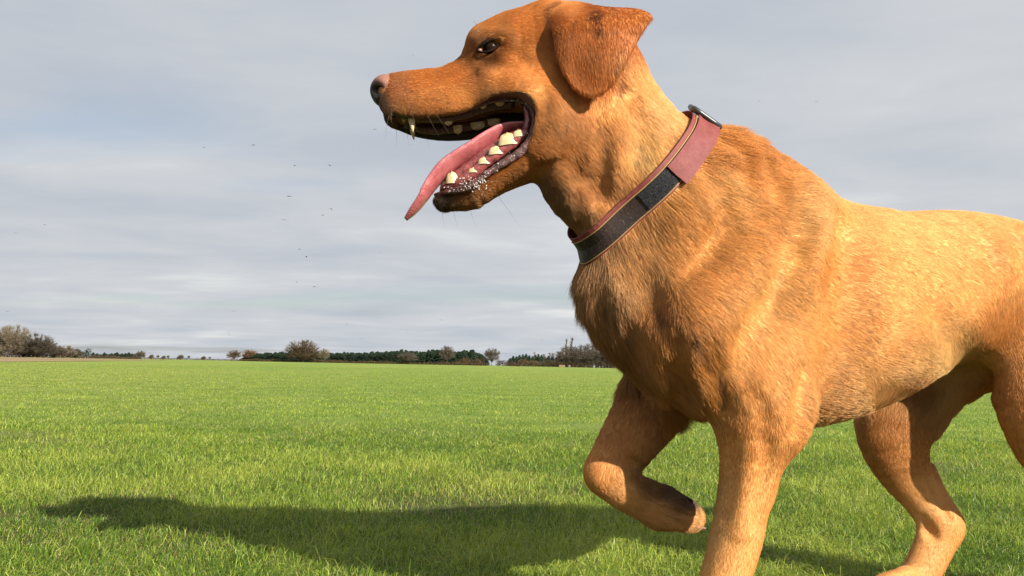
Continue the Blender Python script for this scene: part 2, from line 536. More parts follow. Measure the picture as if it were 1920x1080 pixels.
def conifer(seed, fat=0.22):
    rg = np.random.default_rng(seed)
    TV, TF = tube_mesh(np.array([[0, 0, 0], [0, 0, 0.5], [0, 0, 0.95]]), [0.022, 0.014, 0.003], 6, up=(0, 1, 0))
    V, F = [], []
    nl = 15
    for i in range(nl):
        z = 0.10 + 0.88 * i / (nl - 1)
        R = fat * (1 - ((z - 0.1) / 0.9) ** 2.4) * (0.85 + 0.3 * rg.random()) + 0.012
        nb = int(8 + 8 * (1 - z))
        for k in range(nb):
            az = 2 * math.pi * (k + rg.random()) / nb
            rr = R * (0.65 + 0.5 * rg.random())
            for s in range(3):
                r1 = rr * (0.25 + 0.38 * s) * (0.9 + 0.2 * rg.random()); r0 = max(r1 - rr * 0.5, 0)
                zz_ = z - 0.12 * r1 / fat * 0.5 + rg.normal() * 0.012
                w = 0.040 + 0.022 * rg.random()
                c, s_ = math.cos(az), math.sin(az)
                n0 = len(V)
                p0 = np.array([c * r0, s_ * r0, zz_ + 0.03]); p1 = np.array([c * r1, s_ * r1, zz_ + rg.normal() * 0.01])
                sd = np.array([-s_, c, 0]) * w
                V.extend([p0, p1 + sd, p1 - sd, p1 * 0.6 + p0 * 0.4 + np.array([0, 0, 0.035])])
                F.extend([[n0, n0 + 1, n0 + 3], [n0, n0 + 3, n0 + 2], [n0 + 1, n0 + 2, n0 + 3]])
    return (np.array(TV), TF), (np.array(V), F), fat * 2
def bush(seed, n=520, leaf=0.10, flat=1.0):
    rg = np.random.default_rng(seed)
    V, F = [], []
    lumps = [(np.array([rg.normal() * 0.22, rg.normal() * 0.22, 0.36 + 0.24 * rg.random()]), 0.26 + 0.14 * rg.random()) for _ in range(8)]
    for _ in range(n):
        c, r = lumps[rg.integers(len(lumps))]
        d = unit(rg.normal(size=3))
        p = c + d * r * rg.random() ** 0.3
        p[2] = abs(p[2])
        a = unit(rg.normal(size=3)) * leaf * (0.5 + rg.random()); bb = unit(np.cross(a, rg.normal(size=3))) * leaf * 0.5
        n0 = len(V)
        V.extend([p - a * 0.5, p + bb * 0.5, p + a * 0.5, p - bb * 0.5])
        F.append([n0, n0 + 1, n0 + 2, n0 + 3])
    V = np.array(V)
    V[:, 2] = np.clip(V[:, 2], 0, None); V[:, 2] /= np.percentile(V[:, 2], 99)
    TV, TF = tube_mesh(np.array([[0, 0, -0.02], [0.01, 0, 0.25], [0.0, 0.02, 0.5]]), [0.03, 0.02, 0.01], 5, up=(0, 1, 0))
    return (np.array(TV), TF), (V, F), np.percentile(np.abs(V[:, 0]), 98) * 2

PROTO = {}
def proto(key, maker, m_trunk, m_crown):
    if key not in PROTO:
        (tv, tf), (cv, cf), wid = maker()
        PROTO[key] = (mesh_np('trunk', tv, tf, m_trunk, link=False), mesh_np('crown', cv, cf, m_crown, link=False), wid)
    return PROTO[key]
def plant(name, pr, px, top, Y, wpx, label, cat, group=None, depth_scale=None):
    g = ground_at(px, Y)
    h = CAMH + (horizon_y(px) - top) / FPX * Y
    w = wpx / FPX * Y
    r = empty(name, g)
    sx = w / pr[2]
    r.scale = (sx, sx if depth_scale is None else depth_scale * sx, h)
    r.rotation_euler = (0, 0, 0)
    for nm, me in (('trunk', pr[0]), ('crown', pr[1])):
        c = bpy.data.objects.new(nm, me)
        COL.objects.link(c)
        c.parent = r
    tag(r, label, cat, group)
    return r
B = lambda seed, style, mtk, mc: proto((seed, style, mc.name), lambda: bare_tree(seed, style), mtk, mc)
CN = lambda seed, fat=0.22: proto(('c', seed, fat), lambda: conifer(seed, fat), M_BARK_DARK, M_NEEDLE)
BS = lambda seed, mc: proto(('b', seed, mc.name), lambda: bush(seed), M_BARK_DARK, mc)

# wood at the left edge
plant('bare_tree', B(1, 'domelow', M_BARK_PALE, M_TWIG_PALE), 22, 611, 300, 58, 'tall pale bare tree, highest of the group on the dry strip', 'tree')
plant('bare_tree', B(2, 'domelow', M_BARK, M_TWIG), -2, 624, 305, 54, 'bare brown tree cut by the picture edge beside the tall pale tree', 'tree')
plant('bare_tree', B(3, 'domelow', M_BARK_DARK, M_TWIG_DARK), 68, 627, 300, 62, 'wide dark bare tree next to the tall pale tree', 'tree')
plant('bare_tree', B(4, 'dense', M_BARK, M_TWIG), 44, 641, 312, 44, 'low brown bare tree between the pale and the dark tree', 'tree')
plant('bare_tree', B(5, 'domelow', M_BARK, M_TWIG_GREY), 99, 647, 315, 42, 'small grey-brown bare tree just past the wide dark tree', 'tree')
plant('bare_tree', B(6, 'dense', M_BARK_PALE, M_TWIG_PALE), 117, 649, 330, 34, 'pale small bare tree beside the dark round evergreen', 'tree')
plant('bare_tree', B(7, 'dense', M_BARK_DARK, M_TWIG_DARK), 140, 655, 345, 34, 'low dark bare tree touching the round evergreen', 'tree')
plant('evergreen_bush', BS(1, M_EVERGREEN), 161, 653.5, 320, 25, 'round blackish evergreen bush standing by the dry strip', 'bush')
rgp = np.random.default_rng(5)
for i, x in enumerate(np.arange(174, 258, 5.0)):
    plant('pine_tree', CN(20 + i % 4, 0.26), x + rgp.normal() * 1.2, 662.5 + rgp.normal() * 1.3, 620 + rgp.random() * 40, 13 + rgp.random() * 4, 'small far pine in the low row past the round evergreen bush', 'tree', 'pines in the low row at far left')
plant('bare_tree', B(8, 'dense', M_BARK, M_TWIG_GREY), 262, 659, 560, 20, 'round grey bare tree ending the low row of pines', 'tree')
for i, (x, tp, w) in enumerate([(283, 665, 9), (297, 666, 10), (306, 667, 8), (316, 666.5, 10), (338, 665.5, 12), (355, 667, 9), (381, 668, 9), (394, 669, 8)]):
    plant('bare_tree', B(8 + i % 2, 'dense' if i % 2 == 0 else 'spread', M_BARK, M_TWIG_GREY), x, tp, 900 + 20 * i, w, 'tiny far bare tree in the spaced row on the skyline hedge', 'tree', 'tiny trees spaced along the skyline hedge')
# middle
plant('bare_tree', B(12, 'dome', M_BARK, M_TWIG), 438, 657, 500, 25, 'small lone bare tree standing clear of the pine wood end', 'tree')
plant('bare_tree', B(13, 'dome', M_BARK, M_TWIG_RED), 466, 656, 505, 30, 'reddish bare tree rising over the near end of the pines', 'tree')
plant('bare_tree', B(14, 'domelow', M_BARK, M_TWIG), 567, 639, 470, 60, 'big round brown bare tree with dense twigs in front of the pines', 'tree')
plant('bare_tree', B(15, 'dome', M_BARK, M_TWIG_PALE), 606, 654, 465, 20, 'slender pale tree beside the big round brown tree', 'tree')
def pine_top(x):
    return np.interp(x, [455, 470, 500, 545, 600, 680, 735, 752, 765, 790, 812, 830, 850, 868, 885, 898, 906], [672, 664, 661.5, 660, 661.5, 662, 660, 655.5, 659, 660, 656.5, 657, 661, 657.5, 657, 663, 667])
k = 0
for x in np.arange(458, 909, 5.2):
    for row in (0, 1):
        xx = x + rgp.normal() * 1.6 + row * 2.5
        plant('pine_tree', CN(20 + k % 5, 0.26), xx, pine_top(xx) + 2.0 * row * rgp.random() + rgp.normal() * 0.8, 500 + 14 * row + rgp.random() * 8, 22 + rgp.random() * 8, 'dark green pine in the long even wood behind the big round tree', 'tree', 'pines of the long wood')
        k += 1
plant('bare_tree', B(16, 'dome', M_BARK, M_TWIG_GREY), 763, 661, 480, 36, 'wide low bare tree in front of the highest pines', 'tree')
plant('bare_tree', B(17, 'dome', M_BARK, M_TWIG_GREY), 838, 649, 482, 26, 'grey bare tree whose crown tops the pine wood', 'tree')
plant('shrub', BS(2, M_SCRUB), 873, 670.5, 470, 30, 'brown rounded shrub in front of the last pines', 'shrub')
plant('shrub', BS(3, M_SCRUB), 896, 672, 470, 22, 'brown shrub at the foot of the last pine', 'shrub')
plant('bare_tree', B(18, 'dome', M_BARK, M_TWIG_GREY), 922, 653.5, 440, 27, 'lone bare tree with clear trunk in the gap between the woods', 'tree')
plant('shrub', BS(4, M_HEDGE), 942, 675.5, 470, 24, 'low dark shrub just past the lone tree in the gap', 'shrub')
plant('shrub', BS(5, M_SCRUB), 990, 673.5, 460, 38, 'wide olive-brown shrub in front of the second pine wood', 'shrub')
plant('shrub', BS(2, M_HEDGE), 957, 676, 475, 22, 'low shrub between the lone tree and the wide shrub', 'shrub')
for i, (x, tp) in enumerate([(956, 672), (962, 668), (968, 669), (974, 666), (980, 665), (986, 664), (992, 667), (998, 669), (1004, 666), (1009, 664.5), (1015, 666), (1021, 669), (1028, 668), (1035, 669), (1043, 670)]):
    plant('pine_tree', CN(20 + i % 5, 0.26), x, tp, 500 + (i % 3) * 8, 18, 'dark pine in the short clump between the lone tree and bare wood', 'tree', 'pines of the short clump')
for i, (x, tp, w) in enumerate([(1001, 660, 7), (1020, 663, 12), (1029, 661.5, 12), (1037, 661.5, 13)]):
    plant('larch_tree', B(30 + i % 2, 'wood', M_BARK, M_TWIG_RED), x, tp, 512, w, 'reddish bare larch standing over the short clump of pines', 'tree', 'larches over the short pine clump')
plant('poplar_tree', B(40, 'upright', M_BARK, M_TWIG), 1061, 635.5, 520, 9, 'narrow bare poplar, shorter of the two above the bare wood', 'tree')
plant('poplar_tree', B(41, 'upright', M_BARK, M_TWIG), 1072.5, 633, 520, 11, 'narrow bare poplar, taller of the two above the bare wood', 'tree')
for row in range(3):
    for x in np.arange(1046, 1330, 8.0):
        xx = x + rgp.normal() * 2
        plant('bare_tree', B(32 + int(rgp.integers(4)), 'wood', M_BARK, (M_TWIG_GREY, M_TWIG, M_TWIG_GREY)[row]), xx, np.interp(xx, [1046, 1056, 1085, 1110, 1150], [660, 648, 648, 647, 640]) + rgp.normal() * 2 + row * 5, 505 - row * 9, 24 + rgp.random() * 8, 'tall thin bare tree in the grey wood behind the dog chest', 'tree', 'trees of the grey bare wood')

# hedges and scrub along the field's far edge
def hedge(name, pts, n, mat, label, cat, hfun, depth=2.0, seed=1, leaf=0.5):
    rg = np.random.default_rng(seed)
    pts = np.array(pts)
    V, F = [], []
    L = np.linspace(0, 1, len(pts))
    u = rg.random(n)
    c = np.stack([np.interp(u, L, pts[:, k]) for k in range(3)], 1)
    hh = np.array([hfun(x) for x in u]) * (0.8 + 0.35 * fbm(c, 0.15, seed))
    p = c + np.stack([rg.normal(size=n) * 0.4, rg.normal(size=n) * depth * 0.4, np.zeros(n)], 1)
    p[:, 2] = hh * rg.random(n) ** 0.8
    a = rg.normal(size=(n, 3)) + np.array([0, 0, 0.6])
    a *= leaf * (0.5 + rg.random((n, 1))) / np.linalg.norm(a, axis=1)[:, None]
    b_ = np.cross(a, rg.normal(size=(n, 3))); b_ *= leaf * 0.4 / np.linalg.norm(b_, axis=1)[:, None]
    V = np.stack([p - a * 0.5, p + b_ * 0.5, p + a * 0.5, p - b_ * 0.5], 1).reshape(-1, 3)
    F = np.arange(4 * n).reshape(-1, 4)
    V[:, 2] = np.clip(V[:, 2], 0, None)
    o = mesh_np(name, V, F, mat)
    tag(o, label, cat)
    return o
hedge('hedge', [ground_at(-80, 270), ground_at(120, 330), ground_at(260, 520), ground_at(440, 860)], 9000, M_HEDGE, 'long dark brown clipped hedge along the dry strip', 'hedge', lambda u: 2.0 - 0.4 * u, seed=3, leaf=0.6)
hedge('hedge', [ground_at(430, 480), ground_at(700, 480), ground_at(915, 480)], 5200, M_SCRUB, 'low reddish bramble hedge at the foot of the long pine wood', 'hedge', lambda u: 1.7, seed=4, leaf=0.6)
hedge('hedge', [ground_at(930, 485), ground_at(1120, 485), ground_at(1290, 480)], 6500, M_TWIG, 'low dark hedge at the foot of the bare grey wood', 'hedge', lambda u: 1.6 + 2.6 * min(1, u * 4), seed=5, leaf=0.6)

# straw bale stack by the wood
M_STRAW = simple_mat('straw', (0.20, 0.14, 0.08), 0.9, 0.2, noise=(3.0, (0.26, 0.19, 0.11)))
def box_mesh(c, s, bev=0.0):
    x, y, z = s
    V = [np.array(c) + np.array([sx * x, sy * y, sz * z]) * 0.5 for sx in (-1, 1) for sy in (-1, 1) for sz in (-1, 1)]
    F = [[0, 1, 3, 2], [4, 6, 7, 5], [0, 4, 5, 1], [2, 3, 7, 6], [0, 2, 6, 4], [1, 5, 7, 3]]
    return V, F
bg_ = ground_at(1053.5, 440)
for i, (dx, dz, w) in enumerate([(-0.85, 0.6, 1.6), (0.85, 0.6, 1.6)]):
    v_, f_ = box_mesh((bg_[0] + dx, 440, dz), (w, 1.2, 1.2))
    o = mesh_np('straw_bale', v_, f_, M_STRAW)
    bv = o.modifiers.new('bevel', 'BEVEL'); bv.width = 0.12; bv.segments = 2
    tag(o, ['tan straw bale at the foot of the grey wood, nearer the lone tree', 'tan straw bale at the foot of the grey wood, nearer the dog'][i], 'bale', 'straw bales by the wood')

# ------------------------------------------------------------------ birds
M_BIRD = simple_mat('bird_feathers', (0.055, 0.05, 0.045), 0.8, 0.3, noise=(6.0, (0.03, 0.028, 0.026)))
def bird_mesh(flap, seed):
    V, F = [], []
    path = np.array([[-0.19, 0, 0], [-0.15, 0, 0.012], [-0.09, 0, 0.012], [0, 0, 0], [0.09, 0, 0.0], [0.17, 0, 0.005], [0.25, 0, 0.005]])
    v, f = tube_mesh(path, [0.004, 0.026, 0.03, 0.045, 0.035, 0.014, 0.03], 8, flat=[0.004, 0.024, 0.028, 0.042, 0.03, 0.01, 0.004], up=(0, 0, 1))
    V += list(v); F += f
    for s in (-1, 1):
        n0 = len(V)
        rows = [(0.0, -0.07, 0.10), (0.14, -0.08, 0.09), (0.28, -0.05, 0.09), (0.40, 0.02, 0.10), (0.47, 0.09, 0.11)]
        for (yy, a, b_) in rows:
            th = flap * (1 if yy < 0.2 else 1.0)
            z = math.sin(th) * yy - 0.25 * max(0, yy - 0.2) * (1 if flap > 0 else -0.3)
            for xx, dz in ((a, 0.006), ((a + b_) / 2, 0.012), (b_, 0.0), ((a + b_) / 2, -0.004)):
                V.append(np.array([xx, s * (0.02 + math.cos(th) * yy), z + dz]))
        for i in range(4):
            for k in range(4):
                F.append([n0 + 4 * i + k, n0 + 4 * i + (k + 1) % 4, n0 + 4 * i + 4 + (k + 1) % 4, n0 + 4 * i + 4 + k])
        F.append([n0 + 16 + k for k in range(4)])
    return mesh_np('bird', np.array(V), F, M_BIRD, smooth=True, link=False)
BM = [bird_mesh(a, i) for i, a in enumerate((0.55, 0.15, -0.35))]
birds = [(382, 277, 9, 0), (475, 272, 9, 0), (553, 310, 9, 0), (619, 311, 9, 0), (542, 368, 9, 1), (620, 391, 10, 0), (605, 404, 8, 0), (532, 412, 9, 0),
         (562, 467, 9, 0), (574, 482, 9, 0), (556, 529, 9, 0), (590, 537, 9, 0), (438, 584, 9, 0), (713, 474, 6, 0), (703, 242, 8, 0), (774, 104, 5, 0),
         (29, 437, 7, 0), (84, 421, 6, 0), (14, 584, 7, 0), (678, 635, 7, 0), (429, 623, 5, 0), (431, 628, 4, 0), (611, 572, 5, 0), (676, 575, 4, 0), (707, 582, 4, 0),
         (650, 608, 5, 0), (619, 617, 4, 0), (630, 634, 4, 0), (611, 634, 4, 0), (548, 645, 5, 0), (763, 624, 5, 0), (827, 600, 5, 0), (949, 663, 4, 0), (1015, 637, 4, 0), (1047, 641, 4, 0), (1423, 189, 6, 0), (1531, 191, 5, 0)]
blab = {0: 'dark bird, leftmost of the upper pair high over the field', 1: 'dark bird, second of the upper pair high over the field', 2: 'dark bird level with another, below the upper pair, nearer the frame edge', 3: 'dark bird level with another, below the upper pair, nearer the dog tongue',
        4: 'dark bird slanting alone midway above the pale cloud streak', 5: 'largest dark bird below and beside the dog tongue', 6: 'dark bird just under the largest bird near the tongue', 7: 'dark bird a little lower than its neighbours above the pale cloud streak',
        8: 'dark bird on the pale cloud streak, upper of two', 9: 'dark bird on the pale cloud streak, lower of two', 10: 'dark bird below the pale cloud streak, upper of two', 11: 'dark bird below the pale cloud streak, lower of two',
        12: 'lone dark bird low above the small lone bare tree', 13: 'faint bird alone under the tip of the tongue', 14: 'dark bird just under the dog nose', 15: 'tiny bird above the muzzle in front of the dog eye',
        16: 'dark bird near the edge of the frame, lower of two', 17: 'faint bird near the edge of the frame, upper of two', 18: 'dark bird near the frame edge over the tall pale tree', 19: 'dark bird low over the pine wood past the big round tree',
        29: 'dark bird touching the crown of the big round brown tree', 35: 'tiny bird above the dog back, nearer the collar', 36: 'tiny bird above the dog back, farther from the collar'}
for i, (bx, by, bw, kk) in enumerate(birds):
    Y = 0.80 / (bw * 0.92 / FPX)
    p = pt(bx, by, Y)
    o = bpy.data.objects.new('bird', BM[i % 3])
    COL.objects.link(o)
    o.location = p
    o.rotation_euler = (rgp.normal() * 0.15, rgp.normal() * 0.12 + (0.3 if i == 4 else 0), 1.57 + rgp.normal() * 0.5)
    tag(o, blab.get(i, 'tiny faint far bird low in the sky over the woods'), 'bird', 'flock of birds over the field')


# ------------------------------------------------------------------ the dog: one implicit body, meshed
def axis_steps(a, b, breaks):
    """grid coordinates from a to b; breaks = [(upto, step), ...]"""
    o = [a]
    for upto, st in breaks:
        n = max(1, int(round((upto - o[-1]) / st)))
        o += list(np.linspace(o[-1], upto, n + 1)[1:])
    return np.array(o, np.float32)
GX = axis_steps(-0.21, 1.34, [(0.17, 0.0020), (0.85, 0.0036), (1.34, 0.007)])
GY = axis_steps(0.83, 1.58, [(0.88, 0.0032), (1.05, 0.0022), (1.40, 0.0042), (1.58, 0.007)])
def yaw(px):
    """the dog comes towards the camera at an angle: its rump stands farther off than its head"""
    return float(np.interp(px, [1060, 1130, 1300, 1450, 1580, 1700, 1800, 1900, 2000, 2200, 2340], [0, .012, .052, .098, .150, .205, .245, .28, .31, .36, .39]))
def dpt(px, py, Y):
    return pt(px, py, Y + yaw(px))
GZ = axis_steps(-0.01, 0.86, [(0.50, 0.0034), (0.86, 0.0020)])
FLD = np.full((len(GX), len(GY), len(GZ)), 0.07, np.float32)

def window(lo, hi, mg):
    s = []
    for g, a, b in zip((GX, GY, GZ), lo, hi):
        i0 = max(0, int(np.searchsorted(g, a - mg)) - 1); i1 = min(len(g), int(np.searchsorted(g, b + mg)) + 1)
        s.append(slice(i0, i1))
    return tuple(s)
def local(s):
    return GX[s[0]][:, None, None], GY[s[1]][None, :, None], GZ[s[2]][None, None, :]
def smin(a, b, k):
    h = np.clip(0.5 + 0.5 * (a - b) / k, 0, 1)
    return a + (b - a) * h - k * h * (1 - h)
def tube_pts(P, n=3):
    """control rows (px, py, Y, r_px, ry_m) -> world rows (x, y, z, r, ry)"""
    R = []
    for (px, py, Y, r, ry) in P:
        Y = Y + yaw(px)
        w = pt(px, py, Y)
        R.append([w[0], w[1], w[2], r * Y / FPX, ry])
    return catmull(R, n)
def add_tube(P, k=0.018, n=3, sub=False, world=False):
    C = (np.array(P, float) if world else tube_pts(P, n)).astype(np.float32)
    rr = np.maximum(C[:, 3], C[:, 4])[:, None]
    mg = 1.3 * k + 0.012
    s = window((C[:, :3] - rr).min(0), (C[:, :3] + rr).max(0), mg)
    best = np.full(FLD[s].shape, 0.2, np.float32)
    for a, b in zip(C[:-1], C[1:]):
        r_ = max(a[3], a[4], b[3], b[4])
        w = window(np.minimum(a[:3], b[:3]) - r_, np.maximum(a[:3], b[:3]) + r_, mg)
        w = tuple(slice(max(p.start, q.start), min(p.stop, q.stop)) for p, q in zip(w, s))
        if any(p.stop <= p.start for p in w):
            continue
        X, Yv, Z = local(w)
        d = b[:3] - a[:3]
        L2 = float(d @ d) + 1e-12
        tt = np.clip((X - a[0]) * (d[0] / L2) + (Yv - a[1]) * (d[1] / L2) + (Z - a[2]) * (d[2] / L2), 0, 1).astype(np.float32)
        ir = 1 / (a[3] + (b[3] - a[3]) * tt) ** 2
        iy = 1 / (a[4] + (b[4] - a[4]) * tt) ** 2
        A = (X - a[0] - d[0] * tt) ** 2 + (Z - a[2] - d[2] * tt) ** 2
        A *= ir
        Bq = (Yv - a[1] - d[1] * tt) ** 2 * iy
        k0 = np.sqrt(A + Bq)
        f = k0 * (k0 - 1) / (np.sqrt(A * ir + Bq * iy) + 1e-6)
        sub_ = tuple(slice(p.start - q.start, p.stop - q.start) for p, q in zip(w, s))
        best[sub_] = np.minimum(best[sub_], f)
    if sub:
        FLD[s] = -smin(-FLD[s], best, k)
    else:
        FLD[s] = smin(FLD[s], best, k)

def both(P, dy, k=0.018, **kw):
    for sg in (-1, 1):
        add_tube([(a, b, c + sg * dy, r, ry) for (a, b, c, r, ry) in P], k, **kw)

# trunk of the body
add_tube([(1235, 575, 1, 112, .078), (1335, 585, 1, 174, .098), (1455, 584, 1, 216, .112), (1580, 584, 1, 188, .110), (1700, 552, 1, 156, .102), (1800, 538, 1, 143, .094), (1900, 560, 1, 142, .095), (1985, 590, 1, 122, .085)], 0.03, n=7)
# neck, nape, throat, breast
add_tube([(1130, 275, 1, 122, .066), (1192, 340, 1, 130, .074), (1290, 425, 1, 180, .088), (1390, 480, 1, 178, .096)], 0.035)
add_tube([(1100, 112, 1, 92, .058), (1174, 222, 1, 80, .056), (1252, 310, 1, 84, .060), (1366, 352, 1, 98, .062), (1455, 420, 1, 98, .062)], 0.03)
add_tube([(1035, 305, 1, 42, .040), (1068, 367, 1, 40, .044), (1126, 430, 1, 31, .046)], 0.018)
add_tube([(1162, 480, 1, 66, .052), (1166, 545, 1, 80, .062), (1220, 622, 1, 76, .066), (1305, 690, 1, 72, .066), (1400, 730, 1, 72, .06)], 0.03)
add_tube([(1440, 410, 1, 92, .06), (1530, 452, 1, 84, .062), (1625, 488, 1, 92, .07)], 0.03)
# near shoulder and standing foreleg
add_tube([(1480, 405, .948, 56, .040), (1425, 490, .932, 78, .040), (1350, 590, .922, 90, .042), (1300, 640, .926, 76, .044)], 0.045)
add_tube([(1310, 635, .925, 80, .046), (1370, 700, .912, 84, .044), (1425, 770, .903, 80, .042)], 0.04)
add_tube([(1470, 470, .94, 64, .036), (1474, 600, .915, 72, .040), (1455, 720, .904, 68, .040), (1440, 800, .902, 54, .036)], 0.04)
add_tube([(1422, 775, .902, 70, .040), (1412, 830, .902, 60, .036), (1403, 890, .903, 52, .032), (1392, 950, .905, 47, .029), (1380, 1010, .907, 47, .028), (1362, 1075, .91, 44, .027), (1348, 1120, .912, 41, .028), (1338, 1160, .912, 34, .025), (1331, 1188, .912, 32, .026)], 0.02)
add_tube([(1466, 798, .905, 19, .014), (1450, 850, .905, 15, .013), (1428, 930, .905, 14, .012)], 0.02)
for j, (dx, dy) in enumerate([(0, -.026), (-14, -.009), (-14, .009), (0, .026)]):
    add_tube([(1318, 1196, .912 + dy * .6, 24, .013), (1285 + dx, 1206, .912 + dy, 21, .0125), (1262 + dx, 1214, .912 + dy, 16, .011)], 0.008)
# far shoulder and lifted foreleg
add_tube([(1400, 520, 1.065, 80, .035), (1310, 620, 1.085, 78, .035), (1275, 670, 1.085, 78, .036), (1238, 735, 1.085, 70, .033), (1200, 795, 1.083, 60, .030), (1166, 845, 1.08, 51, .028), (1142, 884, 1.078, 44, .027)], 0.02)
add_tube([(1142, 886, 1.078, 45, .027), (1168, 914, 1.075, 39, .025), (1205, 935, 1.072, 38, .025), (1240, 952, 1.07, 40, .027)], 0.008)
for j, (dy, e) in enumerate([(-.024, 0), (-.008, 8), (.008, 8), (.024, 0)]):
    add_tube([(1236, 952, 1.07 + dy * .6, 36, .013), (1264 + e, 961, 1.07 + dy, 33, .0125), (1287 + e, 971, 1.07 + dy, 27, .011)], 0.008)
# far hind leg
add_tube([(1850, 590, 1.06, 130, .045), (1742, 690, 1.11, 90, .045), (1693, 760, 1.13, 80, .042), (1676, 815, 1.13, 67, .037), (1692, 875, 1.125, 50, .031), (1723, 922, 1.11, 40, .026), (1752, 962, 1.092, 37, .022), (1766, 990, 1.08, 35, .021)], 0.02)
add_tube([(1740, 880, 1.125, 14, .010), (1764, 930, 1.10, 13, .009), (1788, 978, 1.077, 15, .012)], 0.012)
add_tube([(1764, 988, 1.076, 40, .021), (1752, 1022, 1.075, 36, .020), (1736, 1056, 1.073, 34, .020), (1720, 1082, 1.072, 31, .021), (1706, 1090, 1.072, 27, .024)], 0.014)
for dy, e in [(-.024, 0), (-.008, -10), (.008, -10), (.024, 0)]:
    add_tube([(1696, 1089, 1.072 + dy * .6, 21, .012), (1669 + e, 1095, 1.072 + dy, 18, .012), (1651 + e, 1099, 1.072 + dy, 13, .010)], 0.008)
# near hind leg, stretched back
add_tube([(1930, 560, .94, 120, .048), (1968, 650, .92, 128, .050), (1985, 760, .905, 112, .048), (2000, 835, .915, 88, .040), (2045, 900, .905, 62, .032), (2095, 955, .90, 45, .025), (2130, 988, .90, 40, .022)], 0.025)
add_tube([(2132, 988, .90, 40, .022), (2138, 1030, .90, 36, .021), (2130, 1072, .90, 32, .021), (2112, 1095, .90, 28, .024)], 0.014)
for dy, e in [(-.024, 0), (-.008, -10), (.008, -10), (.024, 0)]:
    add_tube([(2100, 1098, .90 + dy * .6, 21, .013), (2068 + e, 1104, .90 + dy, 18, .0125), (2046 + e, 1110, .90 + dy, 14, .011)], 0.008)
# tail
add_tube([(2070, 520, 1.0, 44, .03), (2150, 540, 1.0, 38, .026), (2240, 540, 1.0, 30, .020), (2320, 505, 1.0, 18, .013)], 0.02)

# head
add_tube([(978, 112, 1, 86, .047), (1060, 114, 1, 112, .056), (1105, 150, 1, 98, .057)], 0.02)
both([(914, 86, 1, 38, .022), (955, 64, 1, 36, .02)], 0.018, 0.016)
add_tube([(915, 82, 1, 36, .020), (960, 66, 1, 38, .022), (1020, 52, 1, 46, .03)], 0.018)
add_tube([(955, 130, 1, 76, .040), (885, 160, 1, 57, .033), (815, 178, 1, 46, .029), (770, 185, 1, 48, .028), (750, 184, 1, 43, .025)], 0.02)
both([(955, 168, 1, 60, .022), (1010, 185, 1, 72, .026), (1045, 230, 1, 58, .026)], 0.034, 0.02)
add_tube([(800, 160, 1, 28, .018), (765, 160, 1, 24, .015), (735, 160, 1, 20, .013)], 0.012)
# flews, as they hang on either side
add_tube([(744, 206, .978, 27, .011), (790, 197, .974, 28, .011), (850, 188, .970, 30, .011), (915, 162, .965, 30, .012)], 0.012)
add_tube([(746, 216, 1.022, 27, .011), (790, 230, 1.026, 30, .010), (840, 236, 1.030, 30, .010), (890, 230, 1.034, 32, .010), (940, 212, 1.038, 36, .011), (1000, 225, 1.042, 44, .012)], 0.010)
# lower jaw
add_tube([(1050, 268, 1, 50, .046), (1000, 302, 1, 34, .042), (935, 337, 1, 25, .034), (885, 369, 1, 21, .027), (834, 376, 1, 19, .019)], 0.014)
add_tube([(1040, 240, .962, 32, .012), (1020, 275, .962, 26, .011)], 0.014)
# the open mouth: a gap between the jaws, cut as a rounded hollow, closed by the far flews
MOUTH_PX = [(736, 212), (755, 217), (780, 220), (805, 221), (835, 217), (860, 214), (880, 209), (900, 199), (920, 190), (940, 187), (967, 187), (985, 191), (998, 203), (1003, 220), (1001, 240), (996, 256), (986, 273), (970, 288), (952, 300), (930, 314), (912, 329), (900, 341), (880, 352), (855, 354), (830, 356), (800, 366), (720, 330), (715, 250)]
MOUTH_P = np.array([pt(a, b, .972) for a, b in MOUTH_PX])[:, [0, 2]]
def poly_sd(P, X, Z):
    X, Z = np.broadcast_arrays(X, Z)
    d2 = np.full(X.shape, 9.0); ins = np.zeros(X.shape, bool)
    for (x1, z1), (x2, z2) in zip(P, np.roll(P, -1, 0)):
        ex, ez = x2 - x1, z2 - z1
        tt = np.clip(((X - x1) * ex + (Z - z1) * ez) / (ex * ex + ez * ez), 0, 1)
        d2 = np.minimum(d2, np.hypot(X - x1 - tt * ex, Z - z1 - tt * ez))
        ins ^= ((Z > z1) != (Z > z2)) & (X < (x2 - x1) * (Z - z1) / (z2 - z1 + 1e-12) + x1)
    return np.where(ins, -d2, d2)
lo, hi = MOUTH_P.min(0), MOUTH_P.max(0)
s_ = window((lo[0], .90, lo[1]), (hi[0], 1.03, hi[1]), 0.02)
d2_ = poly_sd(MOUTH_P, GX[s_[0]][:, None], GZ[s_[2]][None, :])[:, None, :]
yy_ = GY[s_[1]][None, :, None]
# the far wall of the hollow lies further in near the front of the jaws
hole = np.maximum(d2_, yy_ - 1.020).astype(np.float32)
FLD[s_] = -smin(-FLD[s_], np.broadcast_to(hole, FLD[s_].shape), 0.004)
# hollow the palate upward a little, inside the lips
add_tube([(950, 190, 1.0, 26, .022), (880, 205, 1.0, 22, .020), (800, 215, 1.0, 16, .015)], 0.006, sub=True)

